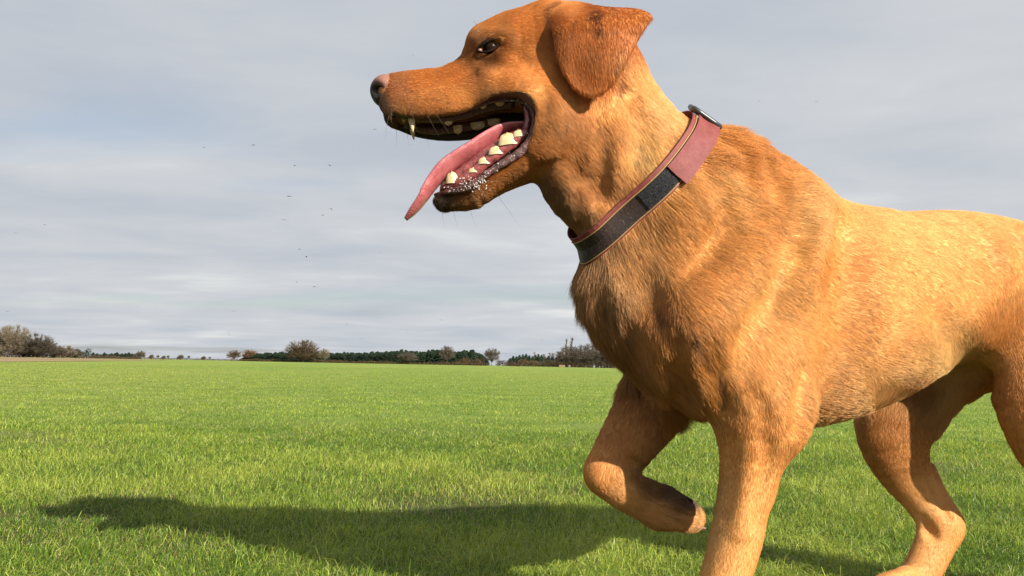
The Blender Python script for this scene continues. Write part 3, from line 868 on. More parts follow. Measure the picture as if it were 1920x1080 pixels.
# ears: curved flaps
EAR_PX = [(1022, 6), (1032, 30), (1037, 67), (1042, 103), (1053, 135), (1073, 164), (1095, 179), (1114, 184), (1133, 178), (1153, 158), (1172, 123), (1196, 79), (1213, 50), (1225, 32), (1217, 10), (1200, -3), (1177, -6), (1152, -9), (1124, -10), (1098, -10), (1060, -6)]
def ear_depth(X, Z, ztop, zbot):
    v = np.clip((ztop - Z) / (ztop - zbot), 0, 1)
    base = 0.968 - 0.046 * np.sin(np.minimum(v * 2.4 + 0.05, 1.0) * math.pi / 2) + 0.010 * np.maximum(v - 0.55, 0)
    x0 = pt(1037, 80, .93)[0]
    front = np.clip((x0 + 0.022 - X) / 0.022, 0, 1.5)
    return base + 0.012 * front ** 2 - 0.005 * np.sin(X * 70) * v + 0.004 * np.sin(X * 38 + Z * 60 + 1.0) * v
def add_ear(mirror):
    P = np.array([pt(a, b, .93) for a, b in EAR_PX])[:, [0, 2]]
    lo, hi = P.min(0), P.max(0)
    s = window((lo[0], 0.90 if not mirror else 1.0, lo[1]), (hi[0], 1.0 if not mirror else 1.10, hi[1]), 0.02)
    X = GX[s[0]][:, None]; Z = GZ[s[2]][None, :]
    d2 = poly_sd(P, X, Z)
    Yc = ear_depth(X, Z, hi[1], lo[1])
    if mirror:
        Yc = 2.0 - Yc
    dy = np.abs(GY[s[1]][None, :, None] - Yc[:, None, :]) - 0.0012
    d2e = np.broadcast_to((d2 + 0.003)[:, None, :], dy.shape)
    f = np.minimum(np.maximum(d2e, dy), 0) + np.hypot(np.maximum(d2e, 0), np.maximum(dy, 0)) - 0.0026
    FLD[s] = smin(FLD[s], f.astype(np.float32), 0.011)
add_ear(False)
add_ear(True)
# crease in front of the ear base and along the brow; shoulder and throat folds
def near_hit(px, py, y0=0.80, y1=1.56):
    """where the ray through (px, py) meets the body"""
    d = ray(px, py)
    ts = np.arange(y0, y1, 0.0008) / d[1]
    P = CAMP + ts[:, None] * d
    f = sample(P)
    i = int(np.argmax(f < 0))
    if f[i] >= 0:
        return None
    return P[i]
def sample(P):
    P = np.asarray(P, np.float64)
    idx, fr = [], []
    for g, v in zip((GX, GY, GZ), P.T):
        i = np.clip(np.searchsorted(g, v) - 1, 0, len(g) - 2)
        idx.append(i); fr.append(np.clip((v - g[i]) / (g[i + 1] - g[i]), 0, 1))
    r = 0
    for a in (0, 1):
        for b in (0, 1):
            for c in (0, 1):
                w = (fr[0] if a else 1 - fr[0]) * (fr[1] if b else 1 - fr[1]) * (fr[2] if c else 1 - fr[2])
                r = r + w * FLD[idx[0] + a, idx[1] + b, idx[2] + c]
    return r
def normal_at(P, e=0.004):
    P = np.asarray(P, np.float64)
    g = np.stack([sample(P + np.eye(3)[k] * e) - sample(P - np.eye(3)[k] * e) for k in range(3)], 1)
    return g / (np.linalg.norm(g, axis=1)[:, None] + 1e-12)
def on_body(path, lift=0.0):
    """pixel path -> points on the near surface, lifted along the normal"""
    o = []
    for a, b in path:
        h = near_hit(a, b)
        if h is not None:
            o.append(h + (normal_at(h[None])[0] * lift if lift else 0))
    return np.array(o)
def groove(path, r, ry, k, depth):
    pts = on_body([tuple(q) for q in catmull(np.array(path, float), 4)])
    if len(pts) < 2: return
    n = normal_at(pts)
    w = np.sin(np.linspace(0.08, 0.92, len(pts)) * math.pi)
    C = [[*(p + nn * (r * (0.6 + 0.4 * ww) - depth * ww)), r * (0.6 + 0.4 * ww), ry * (0.6 + 0.4 * ww)] for p, nn, ww in zip(pts, n, w)]
    add_tube(C, k, sub=True, world=True)
def bump_along(path, r, k, sink):
    pts = on_body(path)
    n = normal_at(pts)
    add_tube([[*(p - nn * sink), r, r] for p, nn in zip(pts, n)], k, world=True)
# muscle, bone and skin-fold relief
def ridge(path, r, k, height):
    pts = on_body([tuple(q) for q in catmull(np.array(path, float), 4)])
    if len(pts) < 2: return
    n = normal_at(pts)
    w = np.sin(np.linspace(0.08, 0.92, len(pts)) * math.pi)
    add_tube([[*(p - nn * (r - height * ww)), r, r] for p, nn, ww in zip(pts, n, w)], k, world=True)
ridge([(1290, 380), (1278, 440), (1270, 510), (1282, 575)], .040, .03, .006)
groove([(1150, 478), (1200, 530), (1238, 580), (1262, 628)], .024, .024, .018, .008)
groove([(1120, 500), (1128, 550), (1140, 600)], .014, .014, .014, .003)
groove([(1350, 410), (1335, 450), (1312, 486), (1290, 505)], .018, .018, .016, .004)
ridge([(1415, 480), (1362, 540), (1322, 595), (1312, 640)], .036, .028, .006)
groove([(1440, 560), (1404, 620), (1384, 690)], .020, .020, .018, .004)
groove([(1330, 650), (1345, 700), (1358, 765)], .014, .014, .014, .005)
groove([(1275, 640), (1270, 690), (1290, 740)], .014, .014, .014, .004)
ridge([(1540, 385), (1536, 420), (1524, 470), (1500, 520)], .034, .03, .004)
groove([(1496, 425), (1484, 470), (1462, 515)], .022, .022, .02, .0045)
groove([(1580, 440), (1590, 520), (1574, 620), (1545, 700)], .040, .040, .03, .006)
groove([(1345, 258), (1378, 290), (1390, 330)], .013, .013, .013, .004)
groove([(1410, 285), (1440, 325), (1446, 365)], .014, .014, .014, .004)
groove([(1318, 320), (1340, 350), (1350, 385)], .013, .013, .013, .003)
groove([(1180, 180), (1196, 240), (1192, 305), (1158, 365)], .018, .018, .014, .006)
groove([(1132, 255), (1128, 310), (1122, 360), (1106, 402)], .014, .014, .012, .006)
groove([(998, 330), (1050, 318), (1092, 336)], .012, .012, .010, .004)
groove([(1075, 345), (1085, 385), (1090, 420)], .012, .012, .010, .004)
groove([(1506, 700), (1502, 755), (1492, 806)], .016, .016, .012, .007)
groove([(1415, 740), (1432, 775), (1430, 815)], .012, .012, .010, .003)
groove([(1755, 590), (1795, 640), (1828, 690)], .030, .030, .022, .008)
ridge([(1845, 420), (1870, 450), (1885, 490)], .025, .02, .004)
groove([(1442, 835), (1428, 900), (1412, 985)], .011, .011, .009, .004)
groove([(1378, 830), (1374, 900), (1364, 965)], .011, .011, .009, .003)
ridge([(1410, 850), (1402, 920), (1390, 1000)], .012, .010, .002)
groove([(1010, 170), (1015, 210)], .012, .012, .012, .003)
groove([(930, 118), (965, 112), (990, 120)], .010, .010, .012, .003)
groove([(900, 108), (925, 125), (950, 128)], .010, .010, .010, .0025)
ridge([(955, 150), (985, 160), (1005, 180)], .012, .010, .002)
# the lifted wrist and paw, and the tendons of the hock
groove([(1200, 900), (1240, 925), (1275, 940)], .008, .008, .006, .003)
groove([(1240, 948), (1272, 962), (1302, 972)], .005, .005, .003, .004)
groove([(1236, 964), (1268, 978), (1296, 988)], .004, .004, .003, .003)
groove([(1180, 862), (1196, 874), (1208, 886)], .008, .008, .005, .007)
ridge([(1118, 868), (1112, 890), (1122, 910)], .014, .010, .003)
groove([(1744, 895), (1762, 935), (1780, 975)], .008, .008, .006, .006)
groove([(1732, 975), (1742, 995), (1754, 1012)], .011, .011, .008, .008)
# eye socket (the pocket in which the eyeball sits)
EYE_C = near_hit(919, 85)
add_tube([[EYE_C[0] - .002, EYE_C[1] + .001, EYE_C[2] - .002, .0085, .009], [EYE_C[0] + .008, EYE_C[1] - .001, EYE_C[2] + .003, .006, .007]], 0.006, sub=True, world=True)
bump_along([(895, 76), (912, 66), (938, 65), (952, 72)], .006, .010, .0045)

def surface_nets():
    ins = FLD < 0
    nx, ny, nz = FLD.shape
    c = ins[:-1, :-1, :-1].astype(np.int8)
    cnt = np.zeros((nx - 1, ny - 1, nz - 1), np.int8)
    for a in (0, 1):
        for b in (0, 1):
            for d in (0, 1):
                cnt += ins[a:nx - 1 + a, b:ny - 1 + b, d:nz - 1 + d]
    act = (cnt > 0) & (cnt < 8)
    I, J, K = np.nonzero(act)
    vid = np.full(act.shape, -1, np.int32)
    vid[I, J, K] = np.arange(len(I))
    cor = {}
    for a in (0, 1):
        for b in (0, 1):
            for d in (0, 1):
                cor[a, b, d] = FLD[I + a, J + b, K + d]
    acc = np.zeros((len(I), 3)); num = np.zeros(len(I))
    for p in cor:
        for ax in range(3):
            if p[ax]: continue
            q = list(p); q[ax] = 1; q = tuple(q)
            A, B_ = cor[p], cor[q]
            cr = (A < 0) != (B_ < 0)
            t_ = np.where(cr, A / np.where(A == B_, 1, A - B_), 0)
            pos = np.tile(np.array(p, float), (len(I), 1)); pos[:, ax] = t_
            acc += pos * cr[:, None]; num += cr
    fr = acc / num[:, None]
    V = np.stack([GX[I] + fr[:, 0] * (GX[I + 1] - GX[I]), GY[J] + fr[:, 1] * (GY[J + 1] - GY[J]), GZ[K] + fr[:, 2] * (GZ[K + 1] - GZ[K])], 1)
    Fq = []
    # x edges
    e = ins[:-1] != ins[1:]
    i, j, k = np.nonzero(e[:, 1:-1, 1:-1]); j += 1; k += 1
    q = np.stack([vid[i, j - 1, k - 1], vid[i, j, k - 1], vid[i, j, k], vid[i, j - 1, k]], 1)
    fl = ins[i, j, k]; q[~fl] = q[~fl][:, ::-1]; Fq.append(q)
    e = ins[:, :-1] != ins[:, 1:]
    i, j, k = np.nonzero(e[1:-1, :, 1:-1]); i += 1; k += 1
    q = np.stack([vid[i - 1, j, k - 1], vid[i - 1, j, k], vid[i, j, k], vid[i, j, k - 1]], 1)
    fl = ins[i, j, k]; q[~fl] = q[~fl][:, ::-1]; Fq.append(q)
    e = ins[:, :, :-1] != ins[:, :, 1:]
    i, j, k = np.nonzero(e[1:-1, 1:-1, :]); i += 1; j += 1
    q = np.stack([vid[i - 1, j - 1, k], vid[i, j - 1, k], vid[i, j, k], vid[i - 1, j, k]], 1)
    fl = ins[i, j, k]; q[~fl] = q[~fl][:, ::-1]; Fq.append(q)
    return V, np.concatenate(Fq)
BV, BF = surface_nets()


# ------------------------------------------------------------------ guides: lie, length and colour of the coat with some light and shade painted in, by place on the body
# (px, py, dx, dy, length m, lift)
GUIDES = np.array([
    (705, 200, 30, 10, .004, .30), (740, 160, 40, 2, .004, .25), (800, 165, 40, 4, .005, .22), (850, 140, 40, 10, .005, .22), (860, 195, 40, 10, .006, .22), (780, 210, 30, 18, .006, .3),
    (880, 60, 20, -30, .006, .3), (920, 45, 40, -12, .007, .25), (980, 40, 40, 0, .008, .25), (1050, 20, 40, 6, .011, .3), (930, 110, 40, 6, .007, .22), (980, 110, 40, 8, .009, .22), (950, 160, 40, 4, .009, .22), (1010, 160, 40, 18, .012, .22), (1000, 190, 40, 22, .010, .25),
    (1060, 60, 10, 40, .011, .22), (1100, 60, 10, 40, .011, .22), (1090, 140, 8, 40, .011, .22), (1170, 60, 6, 40, .010, .22), (1115, 180, 0, 40, .010, .2),
    (1040, 230, 30, 35, .016, .28), (1000, 320, 40, 10, .014, .3), (930, 350, 40, 0, .010, .3), (860, 380, 30, 14, .008, .4), (825, 380, 10, 20, .006, .4), (1030, 300, 35, 25, .018, .3),
    (1040, 390, 20, 40, .020, .35), (1090, 330, 30, 40, .022, .3), (1150, 250, 28, 40, .024, .28), (1200, 160, 34, 34, .022, .25), (1240, 210, 34, 34, .024, .25), (1190, 330, 24, 40, .026, .3), (1110, 420, 14, 40, .024, .35),
    (1100, 490, 4, 40, .030, .42), (1090, 560, 4, 40, .030, .42), (1120, 620, 14, 40, .030, .42), (1150, 550, 8, 40, .030, .35), (1200, 500, 22, 38, .032, .33), (1200, 690, 26, 32, .030, .42), (1270, 760, 34, 26, .026, .42),
    (1290, 400, 36, 30, .034, .33), (1350, 270, 40, 10, .036, .45), (1340, 330, 40, 22, .034, .35), (1420, 290, 40, 16, .034, .38), (1280, 500, 30, 36, .032, .33), (1250, 600, 20, 40, .028, .33), (1330, 570, 34, 30, .026, .3), (1280, 690, 26, 36, .026, .33),
    (1430, 420, 40, 16, .030, .30), (1500, 380, 40, 6, .026, .25), (1430, 560, 38, 22, .024, .28), (1500, 520, 40, 14, .022, .25), (1400, 680, 30, 34, .022, .28), (1460, 700, 30, 34, .022, .28), (1340, 760, 14, 40, .020, .3), (1420, 780, 8, 40, .015, .25),
    (1600, 420, 40, 2, .018, .2), (1700, 410, 40, 2, .018, .2), (1820, 420, 40, 8, .018, .2), (1900, 470, 40, 20, .018, .2), (1600, 540, 40, 10, .018, .22), (1700, 540, 40, 10, .018, .22), (1800, 560, 40, 14, .018, .22),
    (1560, 660, 38, 16, .022, .25), (1520, 770, 36, 18, .026, .33), (1600, 760, 38, 14, .024, .33), (1700, 690, 40, 8, .024, .33), (1750, 690, 36, 18, .028, .30), (1800, 690, 20, 36, .026, .28), (1640, 620, 40, 12, .020, .22),
    (1900, 600, 14, 40, .018, .25), (1870, 740, 10, 40, .016, .28), (1900, 820, 12, 40, .012, .22), (2000, 650, 10, 40, .018, .25), (2060, 950, 20, 36, .010, .2), (2120, 1100, -2, 40, .008, .2),
    (1415, 850, 2, 40, .010, .2), (1400, 930, -4, 40, .007, .18), (1375, 1010, -10, 40, .006, .18), (1345, 1120, -10, 40, .006, .18), (1300, 1245, -30, 14, .008, .22),
    (1240, 740, -16, 40, .012, .25), (1180, 830, -20, 36, .009, .22), (1130, 880, -6, 40, .009, .25), (1150, 925, 34, 26, .010, .25), (1220, 960, 40, 18, .010, .28), (1290, 980, 40, 16, .009, .3), (1220, 915, 40, 12, .010, .4),
    (1680, 760, -12, 40, .016, .25), (1650, 830, 4, 40, .012, .22), (1770, 760, -20, 36, .024, .45), (1700, 880, 26, 36, .008, .2), (1750, 950, 26, 36, .005, .18), (1770, 1010, -10, 40, .005, .18), (1720, 1080, -26, 34, .007, .2), (1640, 1160, -30, 14, .007, .2),
    (2150, 540, 40, 0, .028, .3), (2300, 510, 40, -14, .03, .3)], float)
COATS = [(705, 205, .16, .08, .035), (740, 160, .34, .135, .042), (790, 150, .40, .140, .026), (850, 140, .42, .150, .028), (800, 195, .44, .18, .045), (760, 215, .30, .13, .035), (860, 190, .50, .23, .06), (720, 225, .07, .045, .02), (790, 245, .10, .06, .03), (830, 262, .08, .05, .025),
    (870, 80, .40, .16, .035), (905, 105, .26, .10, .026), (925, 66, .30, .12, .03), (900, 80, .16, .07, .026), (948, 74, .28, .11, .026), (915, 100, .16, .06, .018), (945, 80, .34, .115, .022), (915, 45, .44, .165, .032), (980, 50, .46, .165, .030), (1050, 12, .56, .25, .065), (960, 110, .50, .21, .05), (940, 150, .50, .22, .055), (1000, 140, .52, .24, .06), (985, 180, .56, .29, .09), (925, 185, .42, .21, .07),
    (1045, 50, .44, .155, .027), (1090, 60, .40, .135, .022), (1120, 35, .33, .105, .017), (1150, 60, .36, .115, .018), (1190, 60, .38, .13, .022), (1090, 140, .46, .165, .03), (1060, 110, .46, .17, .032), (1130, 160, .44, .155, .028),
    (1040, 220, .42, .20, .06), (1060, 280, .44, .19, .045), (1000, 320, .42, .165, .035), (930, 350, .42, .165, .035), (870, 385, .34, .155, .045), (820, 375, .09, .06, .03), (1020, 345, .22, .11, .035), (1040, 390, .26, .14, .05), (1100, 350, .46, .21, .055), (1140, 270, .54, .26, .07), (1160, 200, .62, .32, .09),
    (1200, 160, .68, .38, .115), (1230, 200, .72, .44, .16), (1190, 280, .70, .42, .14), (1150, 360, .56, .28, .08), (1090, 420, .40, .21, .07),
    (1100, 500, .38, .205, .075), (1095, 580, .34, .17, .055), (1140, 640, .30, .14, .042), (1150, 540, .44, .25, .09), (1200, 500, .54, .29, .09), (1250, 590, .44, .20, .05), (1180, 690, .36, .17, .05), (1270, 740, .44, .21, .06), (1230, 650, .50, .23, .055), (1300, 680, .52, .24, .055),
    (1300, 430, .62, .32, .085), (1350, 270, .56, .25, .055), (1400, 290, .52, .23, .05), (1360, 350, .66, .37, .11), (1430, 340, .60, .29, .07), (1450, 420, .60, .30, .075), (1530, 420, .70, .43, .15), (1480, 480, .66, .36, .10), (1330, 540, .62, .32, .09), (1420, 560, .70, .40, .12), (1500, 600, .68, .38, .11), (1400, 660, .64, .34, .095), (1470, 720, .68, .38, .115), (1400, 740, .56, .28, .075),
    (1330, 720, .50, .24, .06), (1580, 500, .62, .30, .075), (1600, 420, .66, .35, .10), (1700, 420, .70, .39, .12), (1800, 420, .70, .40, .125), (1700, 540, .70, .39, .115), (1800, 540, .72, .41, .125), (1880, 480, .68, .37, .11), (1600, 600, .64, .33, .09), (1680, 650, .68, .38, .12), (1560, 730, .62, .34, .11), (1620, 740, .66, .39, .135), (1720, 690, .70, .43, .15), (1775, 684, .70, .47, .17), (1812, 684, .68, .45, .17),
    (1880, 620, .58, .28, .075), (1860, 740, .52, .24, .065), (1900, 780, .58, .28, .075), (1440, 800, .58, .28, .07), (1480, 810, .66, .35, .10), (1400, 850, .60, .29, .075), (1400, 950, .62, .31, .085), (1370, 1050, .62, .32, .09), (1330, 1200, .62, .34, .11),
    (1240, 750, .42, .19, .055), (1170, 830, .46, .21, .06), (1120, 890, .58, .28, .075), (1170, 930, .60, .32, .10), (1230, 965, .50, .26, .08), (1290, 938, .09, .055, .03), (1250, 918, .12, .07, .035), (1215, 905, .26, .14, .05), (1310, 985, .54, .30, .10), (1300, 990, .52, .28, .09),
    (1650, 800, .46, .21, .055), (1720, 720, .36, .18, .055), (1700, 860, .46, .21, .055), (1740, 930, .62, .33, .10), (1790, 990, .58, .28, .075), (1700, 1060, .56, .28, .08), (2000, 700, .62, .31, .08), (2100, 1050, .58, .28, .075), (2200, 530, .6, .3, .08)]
COATS = np.array(COATS, float)
def idw(pp, G, cols, p=3.0, soft=14.0):
    o = np.zeros((len(pp), len(cols)))
    for i0 in range(0, len(pp), 40000):
        q = pp[i0:i0 + 40000]
        d2 = (q[:, None, 0] - G[None, :, 0]) ** 2 + (q[:, None, 1] - G[None, :, 1]) ** 2 + soft ** 2
        w = d2 ** (-p / 2 * 1.35)
        w /= w.sum(1, keepdims=True)
        o[i0:i0 + 40000] = w @ G[:, cols]
    return o
def guide_px(P):
    """guide place of a body point; the trunk and head are symmetric, so the far side takes the near side's lie"""
    return proj(P)

# body mesh
BN = normal_at(BV, 0.003)
pp = guide_px(BV)
COATS[(COATS[:, 0] < 1200) & (COATS[:, 1] < 330), 2:] *= np.array([1.15, 1.16, 1.30])
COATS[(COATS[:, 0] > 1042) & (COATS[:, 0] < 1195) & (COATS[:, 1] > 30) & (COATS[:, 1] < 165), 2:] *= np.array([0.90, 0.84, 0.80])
for (cx_, cy_, f_) in [(960, 110, 1.12), (940, 150, 1.15), (1000, 140, 1.2), (985, 180, 1.2), (860, 190, 1.15), (1040, 220, 1.1)]:  # sunlit cheek and muzzle: their light is painted into the coat colour
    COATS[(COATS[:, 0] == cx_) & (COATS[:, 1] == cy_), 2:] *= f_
body_rows = ~((COATS[:, 0] < 1200) & (COATS[:, 1] < 330))
COATS[body_rows, 2:] *= np.array([0.99, 0.975, 1.06])
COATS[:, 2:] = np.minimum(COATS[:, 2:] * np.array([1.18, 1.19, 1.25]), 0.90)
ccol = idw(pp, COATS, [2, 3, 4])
mouth_sd = poly_sd(MOUTH_P, BV[:, 0], BV[:, 2])
in_mouth = (mouth_sd < 0.0012) & (BV[:, 1] > .935) & (BV[:, 1] < 1.034)
pal = (pt(940, 190, 1)[2] - BV[:, 2])
GUMC = np.array([0.030, 0.018, 0.014])
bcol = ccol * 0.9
bcol[in_mouth] = GUMC
bcol[in_mouth & (BV[:, 1] < .976)] = (0.16, 0.075, 0.055)
bcol[in_mouth & (BV[:, 2] < pt(930, 300, .98)[2] + 0.004)] = (0.22, 0.055, 0.05)
mt, t, b = new_mat('dog_skin_and_coat')
at = N(t, 'ShaderNodeAttribute'); at.attribute_name = 'col'
Lk(t, at.outputs['Color'], b.inputs['Base Color'])
b.inputs['Roughness'].default_value = 0.62
b.inputs['Specular IOR Level'].default_value = 0.25
M_SKIN = mt
DOG_AT = dpt(1500, 1200, 1.0); DOG_AT[2] = 0.0
dog = empty('dog', DOG_AT)
tag(dog, 'golden fox-red dog trotting with open mouth, hanging tongue and one forepaw lifted', 'dog')
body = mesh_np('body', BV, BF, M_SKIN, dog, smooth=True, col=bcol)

# ------------------------------------------------------------------ collar
COL_C = pt(1194, 338, 1.03)
e1 = pt(1306, 222, 1.03) - pt(1082, 452, 1.03); e1 /= np.linalg.norm(e1)
ax0 = np.cross(e1, [0, 1, 0]); ax0 /= np.linalg.norm(ax0)
if ax0[0] < 0: ax0 = -ax0                      # points to the trunk
TILT = math.radians(19)
e2 = np.array([0, -1, 0]) * math.cos(TILT) + ax0 * math.sin(TILT)
cn = np.cross(e1, e2); cn /= np.linalg.norm(cn)
if cn @ ax0 < 0: cn = -cn
NR = 120
CTH = np.linspace(0, 2 * math.pi, NR, endpoint=False)
rs = np.arange(0.03, 0.16, 0.0006)
def ring_radius(off):
    R = []
    for th in CTH:
        d = e1 * math.cos(th) + e2 * math.sin(th)
        f = sample(COL_C + cn * off + rs[:, None] * d)
        R.append(rs[int(np.argmax(f > 0))])
    R0_ = np.array(R); R = R0_.copy()
    for _ in range(12):
        R = np.maximum((np.roll(R, 1) + 2 * R + np.roll(R, -1)) / 4, R0_ - 0.0008)
    return R
CW = 0.0335
RH, RB = ring_radius(-CW / 2), ring_radius(CW / 2)
def ring_pt(th, v, lift):
    """v in -1 (head edge) .. 1 (trunk edge)"""
    i = (th / (2 * math.pi) * NR) % NR
    i0 = int(i) % NR; i1 = (i0 + 1) % NR; f = i - int(i)
    rh = RH[i0] * (1 - f) + RH[i1] * f; rb = RB[i0] * (1 - f) + RB[i1] * f
    r = rh * (1 - v) / 2 + rb * (1 + v) / 2
    r = max(r, 0.5 * (rh + rb))
    return COL_C + cn * (v * CW / 2) + (e1 * math.cos(th) + e2 * math.sin(th)) * (r + lift)
def band(name, t0, t1, v0, v1, lift, thick, mat, parent, n=None, round_ends=False, closed=False):
    n = n or max(4, int(abs(t1 - t0) / 0.045))
    ths = np.linspace(t0, t1, n + 1)
    if closed: ths = ths[:-1]
    V, F = [], []
    m = 4
    prof = [(v0 + (v1 - v0) * k / m, lift + thick - 0.0006 * (1 if k in (0, m) else 0)) for k in range(m + 1)] + [(v1 - (v1 - v0) * k / m, lift) for k in range(m + 1)]
    K = len(prof)
    for th in ths:
        for v, l in prof:
            V.append(ring_pt(th, v, l))
    cnt = len(ths)
    for i in range(cnt if closed else cnt - 1):
        a, b_ = i * K, ((i + 1) % cnt) * K
        for k in range(K):
            F.append([a + k, a + (k + 1) % K, b_ + (k + 1) % K, b_ + k])
    if not closed:
        F.append(list(range(K))[::-1]); F.append([(cnt - 1) * K + k for k in range(K)])
    return mesh_np(name, np.array(V), F, mat, parent, smooth=False)
def leather(name, c, c2, rough):
    mt, t, b = new_mat(name)
    tcn = N(t, 'ShaderNodeTexCoord')
    n = N(t, 'ShaderNodeTexNoise', i_Scale=90.0, i_Detail=6.0, i_Roughness=0.7)
    Lk(t, tcn.outputs['Object'], n.inputs['Vector'])
    n3 = N(t, 'ShaderNodeTexNoise', i_Scale=420.0, i_Detail=2.0)
    Lk(t, tcn.outputs['Object'], n3.inputs['Vector'])
    base = mixc(t, ramp(t, n.outputs[0], [(0.38, (0, 0, 0)), (0.66, (1, 1, 1))]), c, c2)
    dirt = ramp(t, n3.outputs[0], [(0.60, (0, 0, 0)), (0.74, (0.45, 0.45, 0.45))])
    Lk(t, mixc(t, dirt, base, (0.22, 0.13, 0.09)), b.inputs['Base Color'])
    b.inputs['Roughness'].default_value = rough
    bp = N(t, 'ShaderNodeBump', i_Strength=0.35, i_Distance=0.001)
    Lk(t, n3.outputs[0], bp.inputs['Height']); Lk(t, bp.outputs[0], b.inputs['Normal'])
    return mt
M_RED = leather('collar_red_webbing', (0.15, 0.020, 0.019), (0.20, 0.042, 0.036), 0.7)
M_MAROON = leather('collar_painted_shade', (0.014, 0.007, 0.006), (0.032, 0.014, 0.011), 0.55)
M_PIPING = simple_mat('collar_tan_piping', (0.42, 0.27, 0.09), 0.6, noise=(300, (0.30, 0.18, 0.06)))
M_VELCRO = simple_mat('collar_black_loop', (0.010, 0.011, 0.012), 0.95, 0.1, noise=(500, (0.05, 0.05, 0.052)), bump=1.0, bscale=900)
M_BUCKLE = simple_mat('buckle_grey_plastic', (0.035, 0.037, 0.038), 0.32, 0.5)
collar = empty('dog_collar', COL_C)
tag(collar, 'wide red dog collar with black hook-and-loop patch and grey buckle on the dog neck', 'collar')
LIFT = 0.0008
# th = 0 at the nape, pi/2 on the near side, pi at the throat
band('strap', 0, 2 * math.pi, -1, 1, LIFT, 0.0022, M_RED, collar, n=110, closed=True)
band('shade_face', 1.30, 2.95, -0.62, 0.80, LIFT + 0.0022, 0.0012, M_MAROON, collar)  # near-black face paints in the shade on the strap's lower part
for v in (-0.66, 0.84):
    p = np.array([ring_pt(th, v, LIFT + 0.0028) for th in np.linspace(0.22, 2.95, 70)])
    tv, tf = tube_mesh(p, 0.0008, 6, up=cn)
    mesh_np('piping', tv, tf, M_PIPING, collar, smooth=True)
band('loop_patch', 1.38, 1.98, -0.58, 0.72, LIFT + 0.0036, 0.0016, M_VELCRO, collar)
band('flap', 0.20, 1.42, -0.62, 1.22, LIFT + 0.0050, 0.0026, M_RED, collar)
# buckle: a rounded rectangular loop across the nape
bx = []
for th, v in ((0.02, -1.12), (0.24, -1.12), (0.26, 1.28), (0.02, 1.28)):
    bx.append(ring_pt(th, v, LIFT + 0.0065))
bx = np.array(bx)
loop = []
for i in range(4):
    a, b_ = bx[i], bx[(i + 1) % 4]
    for u_ in np.linspace(0.1, 0.9, 6): loop.append(a * (1 - u_) + b_ * u_)
loop.append(loop[0]); loop = np.array(loop)
tv, tf = tube_mesh(loop, 0.0038, 8, up=ring_pt(0.13, 0, 1.0) - COL_C)
mesh_np('buckle', tv, tf, M_BUCKLE, collar, smooth=True)

# ------------------------------------------------------------------ mouth, nose, eyes, paws
def blob(c, r, nu=20, nv=14, fun=None):
    V, F = [], []
    for j in range(nv + 1):
        ph = math.pi * j / nv
        for i in range(nu):
            th = 2 * math.pi * i / nu
            d = np.array([math.sin(ph) * math.cos(th), math.sin(ph) * math.sin(th), math.cos(ph)])
            V.append(np.asarray(c) + d * np.asarray(r) * (fun(d) if fun else 1.0))
    for j in range(nv):
        for i in range(nu):
            F.append([j * nu + i, (j + 1) * nu + i, (j + 1) * nu + (i + 1) % nu, j * nu + (i + 1) % nu])
    return np.array(V), F
def wet(name, c, c2, sc=150, rough=0.28, sss=0.0, bump=0.3, bs=600, coat=0.6):
    return simple_mat(name, c, rough, 0.5, noise=(sc, c2), bump=bump, bscale=bs, coat=coat, sss=sss)
M_TONGUE = wet('tongue_pink', (0.50, 0.150, 0.155), (0.38, 0.085, 0.095), 90, 0.20, 0.25, 0.55, 650, 1.0)
M_GUM = wet('gum', (0.36, 0.085, 0.075), (0.14, 0.04, 0.04), 180, 0.25, 0.1, 0.5, 450, 0.8)
M_LIP = wet('lip_dark', (0.045, 0.020, 0.017), (0.14, 0.055, 0.046), 200, 0.35, 0.0, 1.0, 500, 0.12)
M_TOOTH = simple_mat('tooth_ivory', (0.54, 0.40, 0.19), 0.35, 0.5, noise=(200, (0.62, 0.50, 0.29)), coat=0.2)
M_FOAM = simple_mat('saliva', (0.50, 0.45, 0.43), 0.10, 0.6, coat=1.0)
# tongue
TC = [(1000, 238, 1.0, 8, .020), (946, 245, .998, 12, .023), (912, 263, .994, 15, .0245), (882, 283, .990, 16, .0245), (855, 299, .987, 16, .0235), (832, 316, .984, 17, .0225), (813, 338, .982, 15, .0205), (800, 357, .981, 13, .019), (787, 377, .981, 11, .0165), (773, 395, .982, 9, .0125), (760, 411, .983, 4.5, .006)]
TW = catmull(np.array([[*pt(a, b_, c), r * c / FPX, ry] for a, b_, c, r, ry in TC]), 6)
def tongue_mesh():
    path = TW[:, :3]
    tan = np.gradient(path, axis=0); tan /= np.linalg.norm(tan, axis=1)[:, None]
    V, F = [], []
    S = 28
    n = len(path)
    for i in range(n):
        a = np.cross(tan[i], [0, 1, 0]); a /= np.linalg.norm(a)
        if a[2] < 0: a = -a
        u_ = i / (n - 1)
        for k in range(S):
            th = 2 * math.pi * k / S
            cy, sz = math.cos(th), math.sin(th)
            prof = sz * (1.0 if sz < 0 else 0.85)
            dish = -0.45 * (1 - cy * cy) if sz > 0 else 0.0       # a furrow along the middle of the upper side
            curl = 0.30 * cy * cy
            V.append(path[i] + np.array([0, 1, 0]) * TW[i, 4] * cy * (1 + 0.03 * math.sin(9 * u_)) + a * TW[i, 3] * (prof + dish * 0.8 + curl * (1 if u_ < .75 else 0.4)))
    for i in range(n - 1):
        for k in range(S):
            F.append([i * S + k, i * S + (k + 1) % S, (i + 1) * S + (k + 1) % S, (i + 1) * S + k])
    F.append(list(range(S))[::-1]); F.append([(n - 1) * S + k for k in range(S)])
    return np.array(V), F
tv, tf = tongue_mesh()
tongue = mesh_np('tongue', tv, tf, M_TONGUE, dog, smooth=True)
